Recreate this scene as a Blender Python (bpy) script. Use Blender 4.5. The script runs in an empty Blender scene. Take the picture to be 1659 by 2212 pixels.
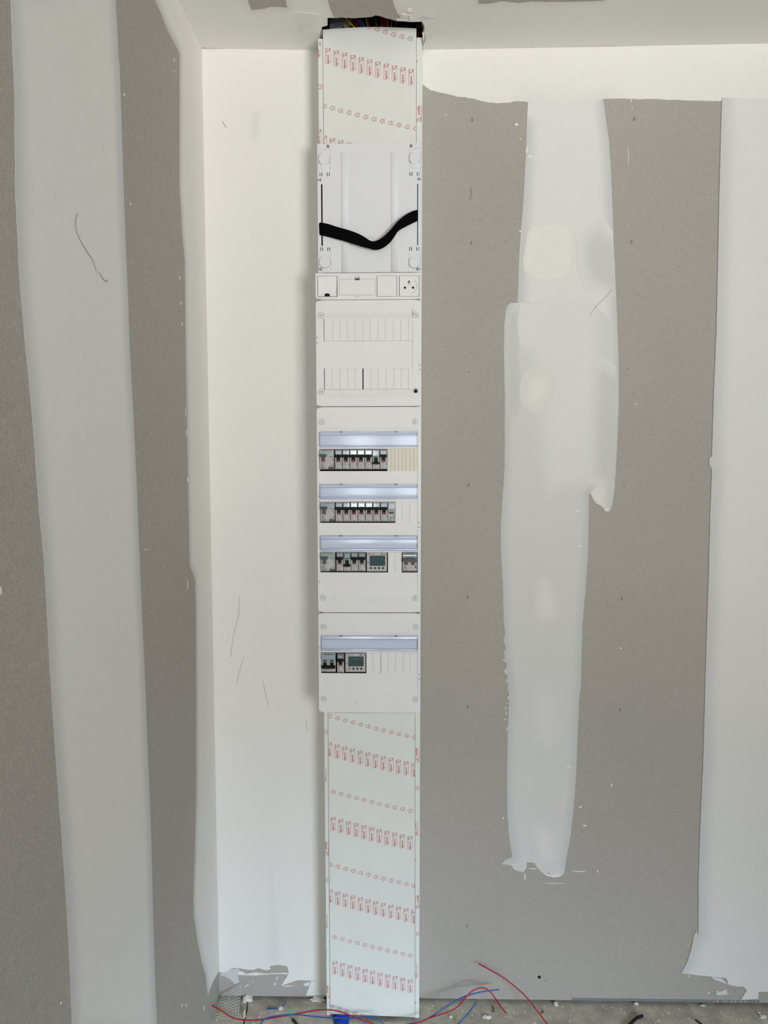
import bpy, bmesh, math, random
from mathutils import Vector, Matrix, noise
from mathutils.geometry import delaunay_2d_cdt
random.seed(7)
SC = bpy.context.scene
COL = SC.collection

# ------------------------------------------------------------------ camera
FPX, PITCH, YAW, ROLL = 1620.0, 0.07351, -0.02087, -0.00161
CAM = Vector((0.07396, -1.90731, 1.44489))
def cam_axes():
    fw = Vector((math.sin(YAW), math.cos(YAW), 0)); rt = Vector((math.cos(YAW), -math.sin(YAW), 0)); up = Vector((0, 0, 1))
    f2 = fw*math.cos(PITCH) - up*math.sin(PITCH); u2 = up*math.cos(PITCH) + fw*math.sin(PITCH)
    return rt*math.cos(ROLL) + u2*math.sin(ROLL), u2*math.cos(ROLL) - rt*math.sin(ROLL), f2
RT, UP, FW = cam_axes()
cd = bpy.data.cameras.new('camera'); cam = bpy.data.objects.new('camera', cd); COL.objects.link(cam)
cd.sensor_fit = 'HORIZONTAL'; cd.sensor_width = 36.0; cd.lens = FPX/1659*36.0; cd.clip_start = 0.02
M = Matrix((RT, UP, -FW)).transposed().to_4x4(); M.translation = CAM
cam.matrix_world = M
SC.camera = cam

# ------------------------------------------------------------------ view, world, daylight
vs = SC.view_settings
vs.view_transform = 'Standard'; vs.look = 'None'; vs.exposure = 0.0; vs.gamma = 1.0; vs.use_curve_mapping = False
w = bpy.data.worlds.new('world'); SC.world = w; w.use_nodes = True
w.node_tree.nodes['Background'].inputs[0].default_value = (0.55, 0.72, 1.0, 1)
w.node_tree.nodes['Background'].inputs[1].default_value = 0.6
def area_light(name, loc, rot, sx, sy, energy, col, spread=180):
    l = bpy.data.lights.new(name, 'AREA'); l.shape = 'RECTANGLE'; l.size = sx; l.size_y = sy
    l.energy = energy; l.color = col; l.spread = math.radians(spread)
    o = bpy.data.objects.new(name, l); o.location = loc; o.rotation_euler = rot; COL.objects.link(o); return o
D = math.radians
# rear French window (behind the camera, right of centre): ground-bounce going up (warm) and sky going down (cool)
area_light('daylight_garden', (2.35, -4.93, 0.95), (D(108), 0, D(25)), 1.5, 1.7, 20.3, (1.0, 0.978, 0.952), 60)
area_light('daylight_sky', (2.35, -4.94, 1.30), (D(64), 0, D(28)), 1.5, 1.5, 23.5, (0.68, 0.82, 1.0), 35)
area_light('daylight_narrow_window', (-0.265, -4.93, 1.45), (D(92), 0, D(-4)), 0.24, 1.2, 11.5, (0.95, 0.98, 1.0))
area_light('daylight_middle_window', (0.175, -4.93, 1.45), (D(92), 0, D(-4)), 0.24, 1.2, 11.5, (0.95, 0.98, 1.0))

# ------------------------------------------------------------------ pixel -> place
XL, ZC, ZF, XR, YR = -0.41075, 2.43799, 0.0, 3.45, -5.0
def ray(px, py):
    return (FW + RT*((px-829.5)/FPX) - UP*((py-1106)/FPX))
def atY(px, py, Y=0.0):
    d = ray(px, py); t = (Y-CAM.y)/d.y; return CAM + d*t
def atX(px, py, X=XL):
    d = ray(px, py); t = (X-CAM.x)/d.x; return CAM + d*t
def atZ(px, py, Z=ZF):
    d = ray(px, py); t = (Z-CAM.z)/d.z; return CAM + d*t
def cz(x):
    if x < 0: return ZC + 0.0055 + (-0.0105)*(x-XL)/(0-XL)
    if x < 0.9: return ZC - 0.005 + 0.005*x/0.9
    return ZC
def atC(px, py):
    z = ZC
    for _ in range(3):
        p = atZ(px, py, z); z = cz(p.x)
    return p

# ------------------------------------------------------------------ materials
def srgb(c):
    return tuple(((v/255)/12.92 if v/255 <= 0.04045 else ((v/255+0.055)/1.055)**2.4) for v in c) + (1,)
MATS = {}
def mat(name, col, rough=0.5, metal=0.0, spec=0.5, bump=0, bscale=300, mott=0, mscale=40, trans=0, alpha=1, ior=1.45, emit=None, coat=0):
    if name in MATS: return MATS[name]
    m = bpy.data.materials.new(name); m.use_nodes = True; nt = m.node_tree; b = nt.nodes['Principled BSDF']
    b.inputs['Base Color'].default_value = srgb(col); b.inputs['Roughness'].default_value = rough
    b.inputs['Metallic'].default_value = metal; b.inputs['Specular IOR Level'].default_value = spec
    b.inputs['Transmission Weight'].default_value = trans; b.inputs['IOR'].default_value = ior
    b.inputs['Coat Weight'].default_value = coat
    tc = nt.nodes.new('ShaderNodeTexCoord')
    n1 = nt.nodes.new('ShaderNodeTexNoise'); n1.inputs['Scale'].default_value = mscale; n1.inputs['Detail'].default_value = 5
    nt.links.new(tc.outputs['Object'], n1.inputs['Vector'])
    mx = nt.nodes.new('ShaderNodeMix'); mx.data_type = 'RGBA'
    mr = nt.nodes.new('ShaderNodeMapRange'); mr.inputs[1].default_value = 0.3; mr.inputs[2].default_value = 0.7
    nt.links.new(n1.outputs['Fac'], mr.inputs[0]); nt.links.new(mr.outputs[0], mx.inputs[0])
    k = max(mott, 0.01)
    mx.inputs[6].default_value = tuple(v*(1-k) for v in srgb(col)[:3]) + (1,)
    mx.inputs[7].default_value = tuple(min(1, v*(1+k)) for v in srgb(col)[:3]) + (1,)
    nt.links.new(mx.outputs[2], b.inputs['Base Color'])
    if bump:
        n2 = nt.nodes.new('ShaderNodeTexNoise'); n2.inputs['Scale'].default_value = bscale; n2.inputs['Detail'].default_value = 3
        nt.links.new(tc.outputs['Object'], n2.inputs['Vector'])
        bp = nt.nodes.new('ShaderNodeBump'); bp.inputs['Strength'].default_value = bump; bp.inputs['Distance'].default_value = 0.001
        nt.links.new(n2.outputs['Fac'], bp.inputs['Height']); nt.links.new(bp.outputs[0], b.inputs['Normal'])
    MATS[name] = m; return m

CARD = (172, 167, 159); PLAS = (236, 234, 229)
def board_mat(name, plaster=PLAS, card=CARD, grain=0.05):
    """cardboard-faced board / joint compound mixed by the 'cover' attribute (how thick the compound lies)"""
    m = bpy.data.materials.new(name); m.use_nodes = True; nt = m.node_tree; b = nt.nodes['Principled BSDF']; N = nt.nodes.new; L = nt.links.new
    b.inputs['Roughness'].default_value = 0.85; b.inputs['Specular IOR Level'].default_value = 0.2
    tc = N('ShaderNodeTexCoord')
    def nz(scale, det=4):
        n = N('ShaderNodeTexNoise'); n.inputs['Scale'].default_value = scale; n.inputs['Detail'].default_value = det
        L(tc.outputs['Object'], n.inputs['Vector']); return n
    fine, mid, big = nz(330, 3), nz(60), nz(2.2, 3)
    def rng(n, a, c, lo, hi):
        r = N('ShaderNodeMapRange'); r.inputs[1].default_value = a; r.inputs[2].default_value = c; r.inputs[3].default_value = lo; r.inputs[4].default_value = hi
        L(n.outputs['Fac'], r.inputs[0]); return r
    def mul(a, c):
        r = N('ShaderNodeMath'); r.operation = 'MULTIPLY'; L(a.outputs[0], r.inputs[0]); L(c.outputs[0], r.inputs[1]); return r
    v = mul(mul(rng(fine, .3, .7, 1-grain*1.6, 1+grain*1.6), rng(mid, .3, .7, 1-grain*.7, 1+grain*.7)), rng(big, .3, .7, .965, 1.035))
    c1 = N('ShaderNodeMix'); c1.data_type = 'RGBA'; c1.blend_type = 'MULTIPLY'; c1.inputs[0].default_value = 1
    c1.inputs[6].default_value = srgb(card); L(v.outputs[0], c1.inputs[7])
    c2 = N('ShaderNodeMix'); c2.data_type = 'RGBA'; c2.blend_type = 'MULTIPLY'; c2.inputs[0].default_value = 1
    c2.inputs[6].default_value = srgb(plaster); pv = mul(rng(mid, .3, .7, .99, 1.01), rng(big, .3, .7, .985, 1.015)); L(pv.outputs[0], c2.inputs[7])
    at = N('ShaderNodeAttribute'); at.attribute_name = 'cover'
    # grain: only where the cover is partial does the paper show through
    g = rng(fine, .25, .75, -.14, .14); one = N('ShaderNodeMath'); one.operation = 'SUBTRACT'; one.inputs[0].default_value = 1.0; L(at.outputs['Fac'], one.inputs[1])
    gm = mul(g, one); ad = N('ShaderNodeMath'); ad.operation = 'ADD'; ad.use_clamp = True; L(at.outputs['Fac'], ad.inputs[0]); L(gm.outputs[0], ad.inputs[1])
    mx = N('ShaderNodeMix'); mx.data_type = 'RGBA'; 
    # a half-thick coat dries to a cool light grey
    h1 = N('ShaderNodeMapRange'); h1.inputs[1].default_value = 0; h1.inputs[2].default_value = .5; L(ad.outputs[0], h1.inputs[0])
    h2 = N('ShaderNodeMapRange'); h2.inputs[1].default_value = .5; h2.inputs[2].default_value = 1; L(ad.outputs[0], h2.inputs[0])
    thin = N('ShaderNodeMix'); thin.data_type = 'RGBA'; thin.inputs[7].default_value = srgb((203, 204, 202)); L(h1.outputs[0], thin.inputs[0]); L(c1.outputs[2], thin.inputs[6])
    L(h2.outputs[0], mx.inputs[0]); L(thin.outputs[2], mx.inputs[6]); L(c2.outputs[2], mx.inputs[7])
    L(mx.outputs[2], b.inputs['Base Color'])
    bp = N('ShaderNodeBump'); bp.inputs['Strength'].default_value = 0.12; bp.inputs['Distance'].default_value = 0.001
    L(fine.outputs['Fac'], bp.inputs['Height']); L(bp.outputs[0], b.inputs['Normal'])
    return m
M_WALL = board_mat('plasterboard_and_compound')
M_CREAM = board_mat('fresh_compound', plaster=(235, 233, 225))
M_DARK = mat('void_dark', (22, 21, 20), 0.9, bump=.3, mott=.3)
M_WHITE = mat('white_plastic', (234, 234, 232), 0.38, bump=.02, bscale=900, mott=.012, mscale=15)
M_WHITE2 = mat('white_plastic_plate', (228, 229, 230), 0.45, bump=.02, bscale=900, mott=.012, mscale=15)
M_CREAMP = mat('cream_plastic', (226, 221, 203), 0.45, mott=.02)
M_TRUNK = mat('film_covered_plastic', (230, 232, 226), 0.32, bump=.03, bscale=60, mott=.02, mscale=12)
M_RED = mat('red_print', (196, 44, 58), 0.5, mott=.08, mscale=200)
M_PINK = mat('pale_red_print', (214, 150, 152), 0.5, mott=.08, mscale=200)
M_SEAM = mat('seam_shadow_gap', (70, 70, 68), 0.8)
M_LINE = mat('moulded_line', (150, 150, 148), 0.6)
M_BLACK = mat('black_plastic', (5, 5, 5), 0.5, spec=.25)
M_SLOT = mat('slot_black', (8, 8, 8), 0.9)
M_STRAP = mat('black_hook_strap', (7, 7, 8), 0.95, spec=.1, bump=.4, bscale=900)
M_GREY = mat('device_grey', (186, 186, 184), 0.45, mott=.015)
M_FACE = mat('device_face_field', (204, 204, 202), 0.45)
M_DGREY = mat('device_dark_grey', (74, 76, 76), 0.4)
M_WINDOW = mat('smoked_label_window', (158, 172, 176), 0.12, spec=.8, coat=.6)
M_WINFRAME = mat('blue_tinted_edge', (44, 62, 84), 0.15, coat=.5)
M_INK = mat('device_ink', (40, 40, 42), 0.6)
M_INKL = mat('device_ink_pale', (120, 120, 122), 0.6)
M_TAGR = mat('red_tag', (150, 20, 34), 0.4)
M_TAGG = mat('green_tag', (60, 170, 130), 0.4)
M_LCD = mat('lcd_glass', (62, 84, 88), 0.08, coat=1.0)
M_LCDINK = mat('lcd_segments', (26, 40, 44), 0.3)
M_SCREW = mat('steel', (140, 140, 138), 0.35, metal=.9)
M_LABEL = mat('bluish_label_paper', (216, 221, 233), 0.5)
M_CLEAR = mat('clear_bluish_cover', (236, 240, 250), 0.03, trans=.9, ior=1.3, spec=.9, coat=.5)
def clear_mat(name, tint, refl):
    m = bpy.data.materials.new(name); m.use_nodes = True; nt = m.node_tree; N = nt.nodes.new; L = nt.links.new
    nt.nodes.remove(nt.nodes['Principled BSDF']); out = nt.nodes['Material Output']
    tr = N('ShaderNodeBsdfTransparent'); tr.inputs[0].default_value = tint + (1,)
    gl = N('ShaderNodeBsdfGlossy'); gl.inputs['Roughness'].default_value = .11; gl.inputs[0].default_value = (1, 1, 1, 1)
    lw = N('ShaderNodeLayerWeight'); lw.inputs[0].default_value = .35
    mr = N('ShaderNodeMapRange'); mr.inputs[3].default_value = refl; mr.inputs[4].default_value = .28; L(lw.outputs['Fresnel'], mr.inputs[0])
    # slightly wavy moulded sheet
    tc = N('ShaderNodeTexCoord'); nz = N('ShaderNodeTexNoise'); nz.inputs['Scale'].default_value = 25; L(tc.outputs['Object'], nz.inputs['Vector'])
    bp = N('ShaderNodeBump'); bp.inputs['Strength'].default_value = .10; bp.inputs['Distance'].default_value = .0006; L(nz.outputs['Fac'], bp.inputs['Height']); 
    mx = N('ShaderNodeMixShader'); L(mr.outputs[0], mx.inputs[0]); L(tr.outputs[0], mx.inputs[1]); L(gl.outputs[0], mx.inputs[2]); L(mx.outputs[0], out.inputs['Surface']); return m
M_CLEAR = clear_mat('clear_bluish_sheet', (.965, .975, .995), .006)
M_EDGE = mat('clear_cover_edge', (158, 168, 194), 0.2, coat=.5)
M_FLOOR = mat('concrete_screed', (190, 184, 168), 0.95, bump=1.0, bscale=90, mott=.22, mscale=28)
M_CRUMB = mat('plaster_crumbs', (224, 221, 213), 0.9, bump=.5, bscale=120, mott=.05)
M_WRED = mat('red_wire', (172, 22, 52), 0.35)
M_WBLUE = mat('blue_wire', (38, 92, 160), 0.35)
M_CBLUE = mat('blue_conduit_plastic', (18, 60, 170), 0.25, coat=.5)
M_WYEL = mat('yellow_green_wire', (198, 200, 50), 0.4)
M_WORG = mat('orange_wire', (205, 82, 40), 0.4)
M_CBLK = mat('black_cable', (20, 20, 24), 0.35)
M_MESH = mat('glass_fibre', (212, 211, 205), 0.6)
M_SKY = mat('grey_insulation', (92, 98, 108), 0.8, mott=.2)
M_BEIGE = mat('beige_foam', (178, 156, 122), 0.8, mott=.2, bump=.5)
M_PEN = mat('blue_pen', (62, 66, 92), 0.8)
M_BOARDEDGE = mat('cut_board_edge', (126, 130, 134), 0.9, bump=.4, bscale=400)
M_FRAME = mat('window_frame_white', (230, 230, 228), 0.4)

# ------------------------------------------------------------------ object helpers
def tag(o, label=None, cat=None, group=None, kind=None):
    if label: o['label'] = label
    if cat: o['category'] = cat
    if group: o['group'] = group
    if kind: o['kind'] = kind
    return o
def empty(name, loc, label=None, cat=None, group=None):
    o = bpy.data.objects.new(name, None); o.location = loc; o.empty_display_size = 0.02; COL.objects.link(o)
    return tag(o, label, cat, group)
class MB:
    """collects simple solids; build() links them as ONE mesh object"""
    def __init__(s): s.v = []; s.f = []; s.m = []; s.mats = []
    def mi(s, m):
        if m not in s.mats: s.mats.append(m)
        return s.mats.index(m)
    def add(s, vs_, fs, m):
        b = len(s.v); k = s.mi(m); s.v += [tuple(p) for p in vs_]
        for f in fs: s.f.append(tuple(b+i for i in f)); s.m.append(k)
        return s
    def box(s, x0, x1, y0, y1, z0, z1, m):
        vs_ = [(x, y, z) for x in (x0, x1) for y in (y0, y1) for z in (z0, z1)]
        return s.add(vs_, [(0,1,3,2),(4,6,7,5),(0,4,5,1),(2,3,7,6),(0,2,6,4),(1,5,7,3)], m)
    def prism(s, pts, y0, y1, m):
        """outline in (x,z), extruded from y0 (back) to y1 (front, smaller y)"""
        n = len(pts); ar = sum(pts[i][0]*pts[(i+1)%n][1]-pts[(i+1)%n][0]*pts[i][1] for i in range(n))
        if ar < 0: pts = pts[::-1]
        vs_ = [(x, y0, z) for x, z in pts] + [(x, y1, z) for x, z in pts]
        fs = [tuple(range(n))[::-1], tuple(range(n, 2*n))] + [(i, (i+1) % n, n+(i+1) % n, n+i) for i in range(n)]
        return s.add(vs_, [f if k else f for k, f in enumerate(fs)], m)
    def disc(s, cx, czz, r, y0, y1, m, n=28):
        return s.prism([(cx+r*math.cos(2*math.pi*i/n), czz+r*math.sin(2*math.pi*i/n)) for i in range(n)], y0, y1, m)
    def ring(s, cx, czz, r0, r1, y0, y1, m, n=32):
        vs_ = []; fs = []
        for i in range(n):
            a = 2*math.pi*i/n; c, q = math.cos(a), math.sin(a)
            vs_ += [(cx+r0*c, y0, czz+r0*q), (cx+r1*c, y0, czz+r1*q), (cx+r1*c, y1, czz+r1*q), (cx+r0*c, y1, czz+r0*q)]
        for i in range(n):
            a, b = 4*i, 4*((i+1) % n)
            for k in range(4): fs.append((a+k, b+k, b+(k+1) % 4, a+(k+1) % 4))
        return s.add(vs_, fs, m)
    def flat(s, pts, y, m):
        n = len(pts); ar = sum(pts[i][0]*pts[(i+1)%n][1]-pts[(i+1)%n][0]*pts[i][1] for i in range(n))
        if ar < 0: pts = pts[::-1]
        return s.add([(x, y, z) for x, z in pts], [tuple(range(n))], m)
    def line(s, pts, wd, y, m):
        for (x0, z0), (x1, z1) in zip(pts, pts[1:]):
            dx, dz = x1-x0, z1-z0; l = math.hypot(dx, dz) or 1; nx, nz_ = -dz/l*wd/2, dx/l*wd/2; ex, ez = dx/l*wd/2, dz/l*wd/2
            s.flat([(x0+nx-ex, z0+nz_-ez), (x1+nx+ex, z1+nz_+ez), (x1-nx+ex, z1-nz_+ez), (x0-nx-ex, z0-nz_-ez)], y, m)
        return s
    def rect(s, x0, x1, z0, z1, y, m): return s.flat([(x0, z0), (x1, z0), (x1, z1), (x0, z1)], y, m)
    def outline(s, x0, x1, z0, z1, wd, y, m): return s.line([(x0, z0), (x1, z0), (x1, z1), (x0, z1), (x0, z0)], wd, y, m)
    def text(s, body, x, zz, size, y, m, rot=0, align='LEFT', sx=1.0, bold=0.0):
        vs2, fs = text_mesh(body, align, bold)
        c, q = math.cos(rot), math.sin(rot)
        return s.add([(x+(px*sx*c-pz*q)*size, y, zz+(px*sx*q+pz*c)*size) for px, pz in vs2], fs, m)
    def build(s, name, parent=None, loc=None, bevel=0.0, smooth=False, attr=None):
        me = bpy.data.meshes.new(name); me.from_pydata(s.v, [], s.f)
        for m in s.mats: me.materials.append(m)
        me.polygons.foreach_set('material_index', s.m)
        if smooth: me.polygons.foreach_set('use_smooth', [True]*len(s.f))
        me.update()
        o = bpy.data.objects.new(name, me); COL.objects.link(o)
        if parent: o.parent = parent
        if loc: o.location = loc
        if bevel:
            md = o.modifiers.new('edge', 'BEVEL'); md.width = bevel; md.segments = 2; md.limit_method = 'ANGLE'; md.angle_limit = D(40)
        return o
_TC = {}
def text_mesh(body, align='LEFT', bold=0.0):
    k = (body, align, bold)
    if k not in _TC:
        cu = bpy.data.curves.new('txt', 'FONT'); cu.body = body; cu.align_x = align; cu.size = 1; cu.resolution_u = 2; cu.offset = bold
        o = bpy.data.objects.new('txt', cu); COL.objects.link(o); bpy.context.view_layer.update()
        me = bpy.data.meshes.new_from_object(o.evaluated_get(bpy.context.evaluated_depsgraph_get()))
        _TC[k] = ([(v.co.x, v.co.y) for v in me.vertices], [tuple(p.vertices) for p in me.polygons])
        bpy.data.objects.remove(o); bpy.data.curves.remove(cu); bpy.data.meshes.remove(me)
    return _TC[k]
def children(o): return [c for c in bpy.data.objects if c.parent == o]
def copy_tree(o, parent=None, kids=None):
    c = o.copy(); COL.objects.link(c); c.parent = parent
    for ch in children(o): copy_tree(ch, c)
    return c
def catmull(pts, n=8):
    P = [pts[0]*2-pts[1]] + pts + [pts[-1]*2-pts[-2]]; out = []
    for i in range(1, len(P)-2):
        a, b, c, d = P[i-1:i+3]
        for k in range(n):
            t = k/n; out.append(0.5*((2*b)+(c-a)*t+(2*a-5*b+4*c-d)*t*t+(3*b-a-3*c+d)*t**3))
    out.append(pts[-1]); return out
def tube(mb, pts, r, m, seg=8, n=8, ridges=None):
    P = catmull([Vector(p) for p in pts], n); rings = []; t0 = None; up = Vector((0.13, 0.2, 0.97))
    for i, p in enumerate(P):
        t = (P[min(i+1, len(P)-1)]-P[max(i-1, 0)]).normalized()
        a = t.cross(up); a = a.normalized() if a.length > 1e-4 else t.orthogonal().normalized(); b = t.cross(a); up = -b if b.dot(up) < 0 else b
        rr = r if not ridges else r*(1.0 if i % 2 else ridges)
        rings.append([p+(a*math.cos(2*math.pi*k/seg)+b*math.sin(2*math.pi*k/seg))*rr for k in range(seg)])
    vs_ = [v for q in rings for v in q]; fs = []
    for i in range(len(rings)-1):
        for k in range(seg):
            fs.append((i*seg+k, i*seg+(k+1) % seg, (i+1)*seg+(k+1) % seg, (i+1)*seg+k))
    fs.append(tuple(range(seg))[::-1]); fs.append(tuple(range((len(rings)-1)*seg, len(rings)*seg)))
    return mb.add(vs_, fs, m)

# ------------------------------------------------------------------ compound patches on boards
def dist_edge(p, segs):
    best = 9
    for (ax, ay, bx, by, l2) in segs:
        t = ((p[0]-ax)*(bx-ax)+(p[1]-ay)*(by-ay))/l2 if l2 else 0
        t = 0 if t < 0 else 1 if t > 1 else t
        d = (p[0]-ax-t*(bx-ax))**2+(p[1]-ay-t*(by-ay))**2
        if d < best: best = d
    return math.sqrt(best)
def inside(p, poly):
    c = False; n = len(poly); x, y = p
    for i in range(n):
        x0, y0 = poly[i]; x1, y1 = poly[i-1]
        if (y0 > y) != (y1 > y) and x < (x1-x0)*(y-y0)/(y1-y0)+x0: c = not c
    return c
def roughen(poly, step, amp, seed):
    out = []
    for i, (x0, y0) in enumerate(poly):
        x1, y1 = poly[(i+1) % len(poly)]; l = math.hypot(x1-x0, y1-y0); n = max(1, int(l/step))
        for k in range(n):
            t = k/n; x, y = x0+(x1-x0)*t, y0+(y1-y0)*t
            a = amp*(0.35 if k == 0 else 1)
            nx = noise.noise(Vector((x*60, y*60, seed)))+0.6*noise.noise(Vector((x*220, y*220, seed+3)))
            ny = noise.noise(Vector((x*60, y*60, seed+9)))+0.6*noise.noise(Vector((x*220, y*220, seed+13)))
            out.append((x+nx*a, y+ny*a))
    return out
def mesh_region(poly, holes=(), grid=0.0):
    V = []; Eg = []; F = []
    def ring(r):
        b = len(V); V.extend(Vector(p) for p in r); n = len(r); Eg.extend((b+i, b+(i+1) % n) for i in range(n)); F.append(list(range(b, b+n)))
    ring(poly)
    for h in holes: ring(h)
    if grid:
        xs = [p[0] for p in poly]; ys = [p[1] for p in poly]
        x = min(xs)+grid*.5; j = 0
        while x < max(xs):
            y = min(ys)+grid*(.25 if j % 2 else .75)
            while y < max(ys):
                if inside((x, y), poly) and not any(inside((x, y), h) for h in holes): V.append(Vector((x, y)))
                y += grid
            x += grid; j += 1
    r = delaunay_2d_cdt(V, Eg, [], 0, 1e-6)
    vo, fo = r[0], r[2]; keep = []
    for f in fo:
        c = sum((vo[i] for i in f), Vector((0, 0)))/len(f)
        if inside(c, poly) and not any(inside(c, h) for h in holes): keep.append(tuple(f))
    return [(v.x, v.y) for v in vo], keep
LAY = {}
def patch(plane, px, parent, cover=(1.0, 1.0), feather=0.0, amp=0.0004, name='joint_compound', m=None, grid=None, lay=None, seed=1, label=None, raw=None, fsides=None):
    """a real, thin coat of compound: outline given by where it stands on the board"""
    off = lay if lay is not None else LAY.get(plane, 0.0003); LAY[plane] = max(LAY.get(plane, 0), off)+0.00012
    to2 = {'B': lambda p: (atY(*p).x, atY(*p).z), 'L': lambda p: (atX(*p).y, atX(*p).z), 'C': lambda p: (atC(*p).x, atC(*p).y)}[plane]
    poly0 = raw or [to2(p) for p in px]
    poly = roughen(poly0, 0.006, amp, seed)
    g = grid if grid is not None else (max(0.008, feather/3) if feather else 0)
    v2, fs = mesh_region(poly, (), g)
    if plane == 'B': f3 = lambda a, b, o: (a, -o, b)
    elif plane == 'L': f3 = lambda a, b, o: (XL+o, a, b)
    else: f3 = lambda a, b, o: (a, b, cz(a)-o)
    segs = []
    for i in range(len(poly0)):
        if fsides is not None and i not in fsides: continue
        (ax, ay), (bx, by) = poly0[i], poly0[(i+1) % len(poly0)]; segs.append((ax, ay, bx, by, (bx-ax)**2+(by-ay)**2))
    cov = []; vs_ = []
    for (a, b) in v2:
        if feather:
            t = min(1, dist_edge((a, b), segs)/feather); t = t*t*(3-2*t)
            nn = noise.noise(Vector((a*9, b*4, seed)))*0.10
            cov.append(max(0, min(1, cover[0]+(cover[1]-cover[0])*t+nn*(1-abs(2*t-1)))))
        else: cov.append(cover[1])
        vs_.append(f3(a, b, off))
    # skirt: gives the coat its thickness
    mb = MB(); mb.add(vs_, fs, m or M_WALL)
    o = mb.build(name, parent)
    at = o.data.attributes.new('cover', 'FLOAT', 'POINT'); at.data.foreach_set('value', cov)
    if plane == 'B':
        flip = sum((Vector(p.normal).y for p in o.data.polygons)) > 0
    elif plane == 'L': flip = sum((Vector(p.normal).x for p in o.data.polygons)) < 0
    else: flip = sum((Vector(p.normal).z for p in o.data.polygons)) > 0
    if flip: o.data.flip_normals()
    md = o.modifiers.new('thickness', 'SOLIDIFY'); md.thickness = off; md.offset = -1
    if label: o['label'] = label
    return o
def set_cover(o, val):
    at = o.data.attributes.new('cover', 'FLOAT', 'POINT'); at.data.foreach_set('value', [val]*len(o.data.vertices))

# ================================================================== the room
def struct(o): o['kind'] = 'structure'; return o
# back wall: 13 mm board standing a little above the floor
mb = MB(); mb.box(XL, XR, 0, 0.013, 0.0, ZC+.02, M_WALL); wall_back = struct(mb.build('wall_back')); set_cover(wall_back, 0.0)
mb = MB(); mb.box(XL-.1, XR+.1, 0.02, 0.12, -0.03, ZC+.02, M_DARK); struct(mb.build('dark_backing_1'))  # added backing slab, coloured near-black for the shade in the gap under the board
mb = MB(); mb.box(XL-.013, XL, YR, 0.0, 0.0, ZC+.02, M_WALL); wall_left = struct(mb.build('wall_left')); set_cover(wall_left, 0.0)
mb = MB(); mb.box(XR, XR+.1, YR, 0.0, -0.03, ZC+.02, M_WALL); wr = struct(mb.build('wall_right')); set_cover(wr, 0.75)
# rear wall with two openings
mb = MB()
W1 = (1.55, 3.15, 0.0, 2.15); W2 = (-0.40, -0.13, 0.85, 2.05); W3 = (0.05, 0.30, 0.85, 2.05)
y0, y1 = YR-.12, YR
mb.box(XL-.1, W2[0], y0, y1, -.03, ZC+.02, M_WALL); mb.box(W2[0], W2[1], y0, y1, -.03, W2[2], M_WALL); mb.box(W2[0], W2[1], y0, y1, W2[3], ZC+.02, M_WALL)
mb.box(W2[1], W3[0], y0, y1, -.03, ZC+.02, M_WALL); mb.box(W3[0], W3[1], y0, y1, -.03, W3[2], M_WALL); mb.box(W3[0], W3[1], y0, y1, W3[3], ZC+.02, M_WALL); mb.box(W3[1], W1[0], y0, y1, -.03, ZC+.02, M_WALL); mb.box(W1[0], W1[1], y0, y1, W1[3], ZC+.02, M_WALL); mb.box(W1[1], XR+.1, y0, y1, -.03, ZC+.02, M_WALL)
o = struct(mb.build('wall_rear')); set_cover(o, 0.75)
for n, Wd, mull in (('window_1', W1, True), ('window_2', W2, False), ('window_3', W3, False)):
    mb = MB(); a, b, c, d = Wd; t = .03; ya, yb = YR-.08, YR-.02
    mb.box(a, a+t, ya, yb, c, d, M_FRAME); mb.box(b-t, b, ya, yb, c, d, M_FRAME); mb.box(a+t, b-t, ya, yb, c, c+t, M_FRAME); mb.box(a+t, b-t, ya, yb, d-t, d, M_FRAME)
    if mull: mb.box((a+b)/2-.04, (a+b)/2+.04, ya, yb, c+t, d-t, M_FRAME)
    struct(mb.build(n, bevel=.004))
# floor
mb = MB(); nx_, ny_ = 60, 30
mb.box(XL-.1, XR+.1, YR-.12, 0.12, -0.06, -0.010, M_FLOOR); floor = struct(mb.build('floor'))
# ceiling with the torn opening over the trunking
hole_px = [(707, 38), (722, 39), (740, 38), (762, 39.5), (785, 38), (805, 36), (812, 33), (822, 35), (832, 39), (846, 42), (858, 46), (872, 46.5), (880, 46), (895, 47), (911, 46), (913, 50), (917, 54), (916, 64), (919, 74), (917, 88), (916, 98), (914, 110), (912, 116)]
hole2 = [(atC(*p).x, atC(*p).y) for p in hole_px]
hole2 = [(x, min(y, -0.001)) for x, y in hole2]
hole2 += [(hole2[-1][0], 0.004), (atC(694, 66).x, 0.004), (atC(694, 66).x, atC(694, 66).y), (atC(696, 58).x, atC(696, 58).y), (atC(708, 55).x, atC(708, 55).y), (atC(708, 46).x, atC(708, 46).y)]
hole2 = [(x, (y if y < 0 else 0.013)) for x, y in hole2]
hole2r = roughen(hole2, 0.004, 0.0012, 5)
cpoly = [(XL-.02, 0.013), (XL-.02, YR-.1), (XR+.02, YR-.1), (XR+.02, 0.013)]
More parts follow.
